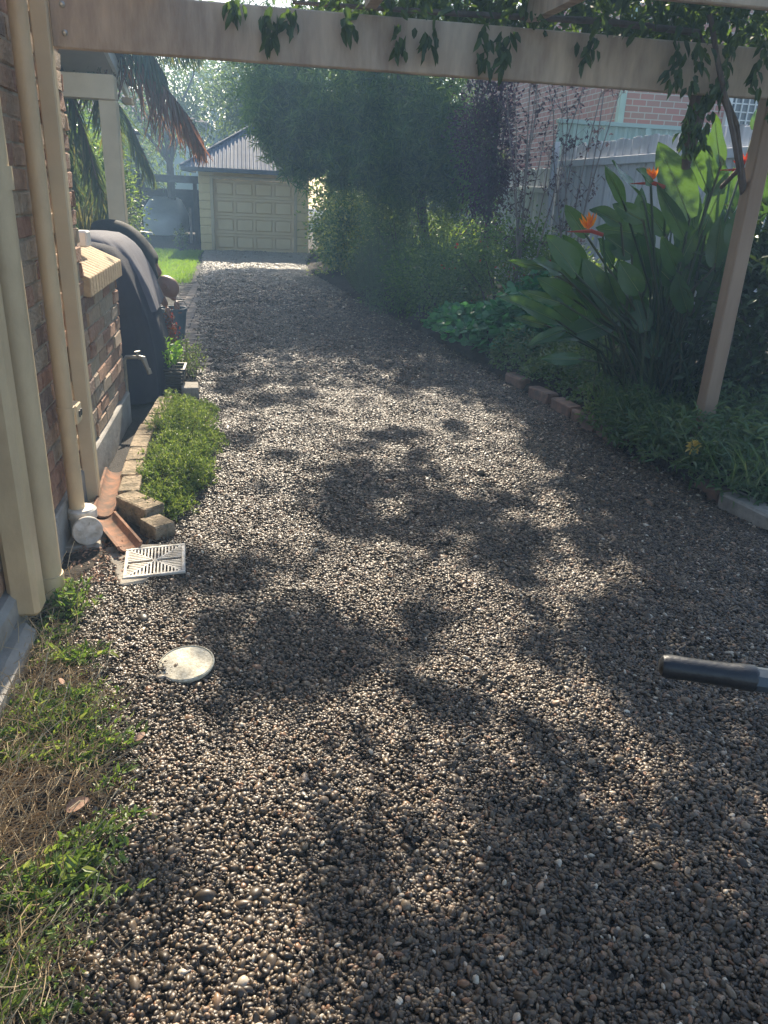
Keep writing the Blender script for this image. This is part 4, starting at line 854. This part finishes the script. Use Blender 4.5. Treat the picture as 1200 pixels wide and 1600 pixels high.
shrub('leafy_shrub', 'dark leafy shrub against the grey fence beside the purple tree', 'shrub', (3.8, 8.4, .45), (.6, 1.4, .52), 7000, .05, .028, T_LEAF, M['f_low'], 60)
shrub('low_shrub', 'low dark shrub between the rosemary like bush and the mounded shrub', 'shrub', (1.95, 11.0, .2), (.4, .7, .42), 4000, .035, .016, T_LEAF, M['f_rosemary'], 40)
def patch(cs, n, hz_, Lr, W, T, upj=.4, tilt=.6):
    out = []
    for (x, y, rx, ry, h) in cs:
        k = int(n*rx*ry/sum(c[2]*c[3] for c in cs)); a_ = rng.uniform(0, 6.283, k); q = np.sqrt(rng.random(k))
        px, py = x+np.cos(a_)*q*rx, y+np.sin(a_)*q*ry; hh = h*np.sqrt(np.clip(1-q**2*.9, 0, 1))*(1+.25*vnoise(px, py, 9, 77))*rng.uniform(hz_, 1.05, k)
        P = np.c_[px, py, .04+hh]; D = np.c_[rng.normal(0, tilt, k), rng.normal(-.25, tilt, k), rng.normal(.1, .35, k)]
        out.append(leafarr(P, D, Lr*rng.uniform(.6, 1.3, k), W*rng.uniform(.75, 1.2, k), T, upj=upj))
    return join(out)
t = empty('nasturtium_patch', (2.5, 7.8, 0), 'mound of round leaved blue green nasturtiums spilling to the driveway', 'plant')
leaves('foliage', patch([(2.45, 8.0, .5, .75, .42), (2.75, 7.6, .55, .6, .55), (2.35, 8.7, .4, .4, .35), (3.0, 8.1, .5, .7, .6)], 2600, .75, .085, .085, T_ROUND, .45), M['f_nast'], t)
t = empty('leafy_groundcover', (2.65, 6.4, 0), 'small leaved green groundcover between nasturtiums and bird of paradise', 'plant')
leaves('foliage', patch([(2.55, 6.9, .35, .6, .34), (2.75, 6.3, .45, .55, .34), (2.85, 5.7, .42, .5, .28), (3.2, 6.6, .6, .7, .45)], 9000, .35, .045, .024, T_LEAF, .6), M['f_ground'], t)
t = empty('daisy_groundcover', (2.8, 4.3, 0), 'strappy dark green groundcover under the right pergola post', 'plant')
lf = [patch([(2.66, 4.75, .30, .4, .30), (2.70, 4.2, .33, .45, .36), (2.80, 3.8, .34, .38, .32), (2.54, 4.6, .2, .35, .24), (2.50, 5.05, .15, .25, .18), (3.3, 4.3, .5, .8, .42), (2.9, 5.2, .36, .4, .26), (3.2, 3.4, .45, .5, .22), (3.5, 5.0, .5, .7, .4)], 13500, .2, .075, .02, T_LEAF, .5)]
for i in range(420):
    pass
k = 620; px = rng.uniform(2.5, 3.4, k); py = rng.uniform(3.5, 5.4, k); a_ = rng.uniform(2.0, 5.2, k)
lf.append(leafarr(np.c_[px, py, np.full(k, .15)], np.c_[np.cos(a_)*.6, np.sin(a_)*.6, np.full(k, 1.)], rng.uniform(.15, .34, k), .011, T_GRASS))
leaves('foliage', join(lf), M['f_ground'], t)
fl = empty('yellow_flower', (2.56, 3.98, .2), 'single pale yellow flower head on the strappy groundcover', 'flower')
k = 46; d = unit(sph(k)+[0, -.4, .5]); leaves('petals', leafarr(np.tile((2.52, 3.93, .245), (k, 1))+d*.012, d, .04, .018, T_LEAF), M['yellow'], fl)
MB().tube([(2.56, 3.98, .05), (2.52, 3.93, .24)], .003, 5).build('stem', M['f_ground'], fl)
n = 2400; P = np.c_[rng.uniform(2.6, 4.5, n), rng.uniform(2.0, 10, n), np.full(n, .13)]
tag(leaves('bed_litter', leafarr(P, np.c_[rng.normal(0, 1, (n, 2)), rng.normal(.1, .3, n)], .05, .022, T_LEAF), M['dead']), 'fallen leaves on the dark soil of the right garden bed', 'leaf litter', kind='stuff')
# ---- purple tree and crepe myrtle
pt = empty('purple_leaf_tree', (3.3, 11.2, 0), 'slender tree with dark purple leaves against the fence', 'tree')
P, D = blob((3.3, 11.2, 2.1), (.42, .5, 1.25), 4500, 60, .16, .3, 1.0); P3, D3 = blob((3.05, 11.2, 2.3), (.35, .4, .8), 1800, 40, .2, .2, 1.0); P2, D2 = blob((3.35, 11.2, 3.6), (.7, .7, .8), 1500, 30, .2, .3)
leaves('crown', join([leafarr(P, D, .055, .028, T_LEAF), leafarr(P3, D3, .055, .028, T_LEAF), leafarr(P2, D2, .055, .028, T_LEAF)]), M['f_purple'], pt)
b = MB(); b.tube([(3.3, 11.2, 0), (3.3, 11.2, 1.6), (3.35, 11.2, 3.5)], [.045, .035, .012], 7, False); tree_limbs(b, (3.3, 11.2, 1.2), [(3.0, 11.1, 2.9), (3.6, 11.3, 3.0), (3.2, 11.0, 2.4)], .02, .005); b.build('trunk', M['bark'], pt, True)
cm = empty('crepe_myrtle', (3.25, 8.9, 0), 'many stemmed sparse shrub with thin pale stems before the grey fence', 'shrub')
b = MB(); LP = []; random.seed(15)
for k in range(16):
    x, y = 3.25+random.uniform(-.3, .4), 8.9+random.uniform(-.3, .3); lean = random.gauss(.05, .22); top = random.uniform(2.3, 3.3)
    pts = [Vector((x+lean*t**1.5+random.gauss(0, .015), y+random.gauss(0, .02), top*t)) for t in np.linspace(0, 1, 7)]; b.tube(pts, [.013, .012, .010, .009, .007, .005, .003], 5, False)
    for j in range(2, 7):
        for q in range(3):
            a_ = random.uniform(0, 6.28); l = random.uniform(.1, .28); p = pts[j]; e = p+Vector((math.cos(a_)*l, math.sin(a_)*l*.6, l*.9)); b.tube([p, e], [.003, .0015], 4, False)
            for u in np.linspace(.3, 1, 4):
                if random.random() < .5: LP.append(p.lerp(e, u))
b.build('stems', M['palebark'], cm, True)
LP = np.array(LP); LP = np.repeat(LP, 3, 0)+rng.normal(0, .012, (len(LP)*3, 3)); leaves('foliage', leafarr(LP, rng.normal(0, 1, LP.shape), .045, .022, T_LEAF), M['f_myrtle'], cm)
# ---- bird of paradise
bp = empty('bird_of_paradise', (3.1, 5.5, 0), 'large bird of paradise plant with broad paddle leaves behind the right post', 'plant')
BOP = [(2.9, 5.1, 1.46, 2.62, 5.17, 1.93, 0.108), (2.46, 5.21, 0.87, 2.25, 5.26, 1.19, 0.081), (2.11, 4.99, 1.09, 1.85, 4.97, 1.34, 0.081), (2.39, 5.55, 1.1, 2.14, 5.41, 1.33, 0.063), (2.79, 5.45, 1.34, 2.41, 5.48, 1.38, 0.076), (2.51, 5.3, 1.41, 2.28, 5.32, 1.5, 0.054), (2.55, 5.06, 1.44, 2.35, 5.13, 1.54, 0.054), (2.41, 5.09, 1.54, 2.16, 4.91, 1.76, 0.04), (2.74, 5.49, 1.58, 2.4, 5.35, 1.81, 0.054), (2.95, 5.47, 1.34, 2.73, 5.51, 1.57, 0.063), (2.93, 5.15, 1.33, 2.6, 5.06, 1.68, 0.054), (2.21, 5.43, 0.72, 1.69, 5.27, 0.92, 0.063), (2.15, 5.52, 0.68, 1.91, 5.6, 0.73, 0.033), (2.28, 5.34, 0.88, 1.93, 5.24, 1.05, 0.063), (2.16, 5.28, 0.87, 1.85, 5.33, 0.95, 0.036), (2.0, 5.26, 1.1, 1.74, 5.33, 1.15, 0.027), (2.73, 5.56, 0.72, 2.13, 5.4, 0.59, 0.09), (2.21, 5.31, 0.68, 1.95, 5.32, 0.57, 0.045), (3.1, 5.54, 1.01, 2.7, 5.47, 1.29, 0.09), (3.38, 5.52, 0.92, 3.08, 5.37, 1.43, 0.069), (3.11, 5.28, 1.36, 3.21, 5.26, 1.78, 0.058), (3.18, 5.34, 1.67, 3.0, 5.31, 2.04, 0.081), (3.02, 5.05, 1.79, 2.91, 5.06, 2.1, 0.047), (3.11, 5.48, 1.79, 3.05, 5.57, 1.99, 0.063), (2.52, 4.98, 1.66, 2.37, 4.89, 1.75, 0.036), (2.52, 5.13, 0.9, 2.36, 5.07, 1.11, 0.063), (2.26, 5.26, 1.32, 2.07, 5.25, 1.52, 0.054), (3.05, 5.6, 0.54, 2.82, 5.64, 0.71, 0.081), (2.33, 5.22, 0.49, 2.03, 5.26, 0.49, 0.045), (2.66, 5.36, 1.2, 2.44, 5.38, 1.33, 0.072), (2.07, 5.18, 1.09, 1.82, 5.06, 1.18, 0.054), (3.04, 5.16, 1.63, 2.73, 5.09, 2.0, 0.045), (3.52, 5.54, 2.05, 3.6, 5.61, 2.23, 0.058), (3.18, 4.99, 1.28, 3.23, 5.02, 1.61, 0.065), (3.62, 5.45, 1.22, 3.52, 5.36, 1.67, 0.065), (3.15, 5.1, 1.16, 3.13, 5.11, 1.51, 0.065), (3.0, 5.07, 0.86, 2.84, 5.03, 1.13, 0.072), (3.2, 4.98, 0.82, 3.13, 4.87, 1.15, 0.072), (2.51, 5.53, 0.97, 2.24, 5.35, 1.19, 0.065), (2.56, 5.43, 1.12, 2.33, 5.24, 1.32, 0.065), (2.56, 4.96, 0.99, 2.38, 4.98, 1.2, 0.072), (3.72, 5.58, 1.44, 3.62, 5.45, 1.83, 0.061), (2.95, 5.22, 1.11, 2.68, 5.03, 1.36, 0.065), (2.47, 5.35, 0.75, 2.19, 5.21, 0.99, 0.061)]
MR = MB()
def blade(b0, t0, hw, seed):
    r = random.Random(seed); b0, t0 = Vector(b0), Vector(t0); d = t0-b0; L = d.length; d.normalize()
    hw *= 1.08; view = Vector((-.45, -.8, .35)).normalized()+Vector((r.gauss(0, .28), r.gauss(0, .2), r.gauss(0, .22)))
    s = d.cross(view).normalized(); nn = s.cross(d).normalized()
    rows = 13; V = []; F = []; C0 = []; bend = r.uniform(-.06, .10); fold = r.uniform(.12, .42); tw = r.uniform(-.5, .5)
    for i in range(rows):
        u = i/(rows-1); w_ = hw*max(.03, (math.sin(math.pi*min(u*.94+.06, 1)**.82))**.75)*(1 if i < rows-1 else 0.05)
        c = b0+d*L*u+nn*(bend*L*(u*(1-u)*4)*.5)-Vector((0, 0, 1))*.02*L*u*u; a_ = tw*u; ss = s*math.cos(a_)+nn*math.sin(a_); n2 = nn*math.cos(a_)-s*math.sin(a_)
        for v in (-1, -.5, 0, .5, 1):
            rip = .012*math.sin(9*u+3*v+seed) if abs(v) == 1 else 0
            V.append(c+ss*w_*v+n2*(abs(v)**1.3*w_*fold+rip))
        C0.append(c-n2*.001)
    for i in range(rows-1):
        for k in range(4): a0 = i*5+k; F.append((a0, a0+1, a0+6, a0+5))
    MR.tube(C0, [.004-.003*i/12 for i in range(13)], 5, False)
    return np.array([tuple(v) for v in V]), [np.array(F)]
ob = []; st_ = MB()
cl = [(2.95, 5.35), (3.15, 5.6), (3.05, 5.2), (3.3, 5.45), (3.2, 5.8), (2.85, 5.6)]
more = []
for i in range(26):
    a_ = random.uniform(-.6, 2.2); z = random.uniform(.7, 1.5); x = 3.3+random.uniform(-.25, .7); y = 5.6+random.uniform(-.2, .7)
    more.append((x, y, z, x+random.gauss(0.05, .12), y+random.gauss(0, .1), z+random.uniform(.3, .48), random.uniform(.05, .085)))
for i in range(30):
    z = random.uniform(.45, 1.15); x = random.uniform(2.4, 3.3); y = random.uniform(5.2, 5.9); sd = (x-3.05)*.6
    more.append((x, y, z, x+sd*.6+random.gauss(0, .1), y-random.uniform(-.1, .2), z+random.uniform(.18, .42), random.uniform(.055, .085)))
for i, (bx, by, bz, tx, ty, tz, hw) in enumerate(BOP+more):
    MR = MB(); V, F = blade((bx, by, bz), (tx, ty, tz), hw, i); lo = nmesh('leaf', V, F, M['f_bop'], bp, True); MR.build('midrib', M['f_weed'], lo, True); cx_, cy_ = cl[i % 6]
    c0 = Vector((cx_+random.gauss(0, .05), cy_+random.gauss(0, .05), .05)); e = Vector((bx, by, bz)); dd = (Vector((tx, ty, tz))-e)
    mid = c0.lerp(e, .55)+Vector(((e.x-c0.x)*-.12, 0, .10)); st_.tube([c0, c0.lerp(mid, .5)+Vector((0, 0, .03)), mid, e, e+dd*.08], [.014, .012, .010, .008, .006], 6, False)
st_.build('leaf_stalks', M['f_stalk'], bp, True)
b = []
k = 160; cxy = np.array([cl[i % 6] for i in range(k)])+rng.normal(0, .1, (k, 2)); 
b = leafarr(np.c_[cxy, np.full(k, .03)], np.c_[rng.normal(-.08, .22, (k, 2)), np.ones(k)], rng.uniform(.5, 1.0, k), .022, T_GRASS); leaves('dry_sheaths', b, M['f_stalk'], bp)
for (x, y, z), rd in (((2.11, 4.9, 1.38), 0), ((2.58, 5.1, 1.68), 0), ((3.07, 4.9, 1.78), 1)):
    f = empty('paradise_flower', (x, y, z), 'spiky red and orange flower of the bird of paradise near the right pergola post' if rd else ('orange crested flower of the bird of paradise on its left side' if x < 2.3 else 'orange crested flower high in front of the fence on the bird of paradise'), 'flower')
    k = 9; d = unit(np.c_[np.linspace(-.7, .45, k), rng.normal(0, .2, k), np.linspace(.55, 1.1, k)]); leaves('crest', leafarr(np.tile((x, y, z), (k, 1)), d, rng.uniform(.07, .11, k), .022, T_LEAF, up=(0, -1., 0), upj=.3), M['redbract'] if rd else M['orange'], f)
    MB().tube([(x+.10, y, z-.03), (x+.02, y, z-.01), (x-.14, y, z-.02)], [.012, .013, .002], 8).build('beak', M['redbract'], f, True)
    MB().tube([(x+.10, y, z-.03), (x+.2, y+.1, z-.25), (3.0, 5.4, .1)], [.008, .008, .012], 6).build('stalk', M['f_bop'], f, True)
# ---- palm on the left
pl_ = empty('palm_tree', (-2.3, 9.8, 0), 'palm with long arching fronds hanging behind the veranda post', 'palm tree')
b = MB(); b.lathe((-2.6, 10.2, 0), [(.24, 0), (.2, .4), (.19, 1.6), (.22, 2.5), (.15, 2.7)], 14); b.build('trunk', M['bark'], pl_, True)
def frond(pts, ll, n=90, hang_=1.):
    pts = np.array(pts); t = np.linspace(0, 1, len(pts)); n = int(n*1.1); u = np.linspace(.06, 1, n); C_ = np.c_[[np.interp(u, t, pts[:, k]) for k in range(3)]].T
    T_ = unit(np.gradient(C_, axis=0)); L = ll*np.sin(np.pi*(u*.85+.1))**.6; out = []
    for sd in (-1, 1):
        sv_ = unit(np.cross(T_, [0, 0, 1.]))*sd; D = unit(sv_*.55+T_*.35+np.array([0, 0, -hang_])+rng.normal(0, .16, T_.shape)); out.append(leafarr(C_, D, L*rng.uniform(.85, 1.1, n), .021, T_GRASS, up=(0, -1, .3), upj=.6))
    return join(out), C_
frs = [([(-2.5,10.1,2.7),(-1.9,9.4,3.2),(-1.25,9.1,2.95),(-.95,9,2.72),(-.8,9,2.5)], .55, 1.2), ([(-2.6,10,2.6),(-2.2,9.3,2.9),(-1.8,9.0,2.55),(-1.6,8.9,1.9),(-1.5,8.8,1.4)], .6, 1.2), ([(-2.6,10,2.6),(-2.5,9.3,2.6),(-2.1,8.9,2.0),(-1.9,8.7,1.2)], .6, 1.2), ([(-2.6,10,2.5),(-2.3,10.3,2.5),(-1.9,10.4,1.9),(-1.7,10.3,1.2)], .6, 1.2), ([(-2.5,10.1,2.6),(-1.75,9.6,2.95),(-1.11,9,2.66),(-.92,9,2.52),(-.75,8.9,2.34),(-.57,8.9,2.12),(-.46,8.9,1.92)], .62, 1.), ([(-2.5,10.1,2.7),(-1.7,9.9,3.25),(-1.0,9.8,3.15),(-.5,9.7,2.85)], .6, 1.), ([(-2.5,10,2.7),(-2.0,9.6,3.0),(-1.5,9.2,2.6),(-1.35,9.0,1.9)], .6, 1.1), ([(-2.6,10,2.6),(-2.3,9.5,2.7),(-1.9,9.0,2.2),(-1.75,8.8,1.4)], .6, 1.2), ([(-2.6,10,2.6),(-2.6,9.2,2.8),(-2.2,8.8,2.3),(-2.0,8.6,1.5)], .6, 1.2), ([(-2.6,10.3,2.6),(-2.0,10.8,2.9),(-1.5,11,2.3),(-1.2,11,1.6)], .6, 1.2), ([(-2.6,10,2.5),(-2.1,9.7,2.2),(-1.6,9.4,1.5),(-1.4,9.3,1.0)], .5, 1.0), ([(-2.6,10.2,2.6),(-3.3,10.5,3),(-3.9,10.5,2.4)], .6, 1), ([(-2.6,10,2.7),(-1.9,10.2,3.5),(-1.1,10.2,3.6),(-.4,10.2,3.3)], .6, 1)]
for pts, l, h in frs:
    arr, C_ = frond(pts, l, 95, h); rd_ = abs(pts[-1][0]+.46) < .01; fo = leaves('frond', arr, M['f_deadpalm'] if rd_ else M['f_palm'], pl_)
    if rd_: fo['label'] = 'arching frond turning reddish brown'
    b = MB(); b = MB(); b.tube([tuple(c) for c in C_[::8]], .010, 5, False); b.build('midrib', M['bark'], fo, True)
t = empty('yucca', (-1.75, 9.3, 0), 'pale edged spiky plant low behind the barbecue cover', 'plant')
k = 120; D0 = unit(np.c_[rng.normal(0, .6, (k, 2)), np.ones(k)*.9]); leaves('foliage', leafarr(np.tile((-1.85, 9.6, .7), (k, 1)), D0, rng.uniform(.5, .85, k), .04, T_GRASS), leafmat('yucca_leaf', [(.08, .10, .05), (.3, .28, .18)], .4, .2), t)
MB().tube([(-1.85, 9.6, 0), (-1.85, 9.6, .75)], .06, 8).build('trunk', M['bark'], t)
shrub('veranda_shrub', 'sunlit dark shrub growing behind the veranda post', 'shrub', (-2.0, 12.3, .9), (.42, .6, 1.0), 5500, .05, .028, T_LEAF, M['f_far'], 60)
shrub('column_shrub', 'tall dark shrub between veranda post and carport', 'shrub', (-2.75, 15.8, 1.1), (.45, .6, 1.15), 5500, .06, .03, T_LEAF, M['f_far'], 50)
shrub('small_shrub', 'small leafy shrub in front of the carport post on the lawn', 'shrub', (-1.62, 19.6, .28), (.16, .16, .28), 420, .05, .03, T_LEAF, M['f_far'], 18)
def bgtree(label, x, y, tz, h, r, n, L, mt, name='background_tree', cl=60, cr=.16, lean=0):
    t = empty(name, (x, y, 0), label, 'tree', 'trees behind the garage')
    P, D = blob((x+lean, y, tz), (r, r*.9, h), n, cl, cr, .25); leaves('crown', leafarr(P, D+[0, 0, -.4], L*rng.uniform(.6, 1.3, n), L*.45, T_LEAF), mt, t)
    b = MB(); b.tube([(x, y, 0), (x+lean*.4, y, tz*.5), (x+lean*.7, y, tz*.9)], [.14, .10, .06], 8, False)
    tree_limbs(b, (x+lean*.4, y, tz*.5), [(x+lean+random.uniform(-.8, .8)*r, y+random.uniform(-.5, .5)*r, tz+random.uniform(-.3, .8)*h) for _ in range(8)], .06, .01); b.build('trunk', M['bark'], t, True)
bgtree('tall airy tree with hanging leaves above the carport', -2.3, 25.5, 4.0, 2.2, 1.8, 5200, .14, M['f_far'])
bgtree('leafy tree standing behind the garage roof', .3, 28, 3.9, 1.9, 1.6, 5200, .15, M['f_far'], lean=-.2)
bgtree('dark tree right of the garage behind the drooping tree', 3.6, 25, 3.6, 2.6, 2.4, 6500, .16, M['f_big'])
bgtree('dark tree behind the palm at the left', -5.2, 22, 3.2, 3.0, 2.2, 6500, .16, M['f_big'])
bgtree('distant bushy tree between palm and carport', -4.2, 30, 2.0, 1.6, 2.2, 5200, .16, M['f_far'])
bgtree('distant tree rising beyond the far house', -1.6, 48, 5.5, 4.0, 4.0, 6500, .3, M['f_far'])
bgtree('distant dark tree beyond the garage to the right', 5.5, 44, 5, 4.5, 4.5, 6500, .3, M['f_big'])
bgtree('broad tree beyond the neighbour fence', 9.5, 34, 5, 4, 4, 5000, .28, M['f_far'])
shrub('garage_hedge', 'tall dark hedge filling the corner right of the garage', 'hedge', (2.75, 18.6, 1.3), (1.2, 1.1, 1.35), 9000, .10, .05, T_LEAF, M['f_big'], 80)
shrub('fence_hedge', 'overgrown dark hedge along the far end of the grey fence', 'hedge', (3.9, 19.6, 1.2), (.8, 1.6, 1.3), 8000, .10, .05, T_LEAF, M['f_low'], 80)
shrub('palm_shrub', 'dense dark shrub behind the palm and the veranda post', 'shrub', (-2.7, 12.2, 1.3), (.9, .8, 1.45), 9000, .08, .04, T_LEAF, M['f_big'], 70)
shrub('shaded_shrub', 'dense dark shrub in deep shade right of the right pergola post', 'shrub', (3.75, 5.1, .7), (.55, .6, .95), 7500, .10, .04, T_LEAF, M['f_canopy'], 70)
shrub('dark_hedge', 'dark hedge closing the yard behind the carport', 'hedge', (-3.6, 21.0, .9), (.55, .8, .95), 3500, .06, .03, T_LEAF, M['f_big'], 50)

# ================================================================ added air volume standing in for lens glare
b = MB(); b.box(-46, 46, -16, 68, -1.06, 12.5); hz_o = b.build('haze', M['glass']); tag(hz_o, 'thin sunlit haze in the air over the driveway', 'haze', kind='stuff')
m = bpy.data.materials.new('thin_haze'); m.use_nodes = True; nt = m.node_tree; nt.nodes.clear(); o_ = nt.nodes.new('ShaderNodeOutputMaterial'); v_ = nt.nodes.new('ShaderNodeVolumePrincipled')
v_.inputs['Color'].default_value = (.42, .67, 1, 1); v_.inputs['Density'].default_value = .0078; v_.inputs['Anisotropy'].default_value = .25
nt.links.new(v_.outputs[0], o_.inputs['Volume']); hz_o.data.materials[0] = m
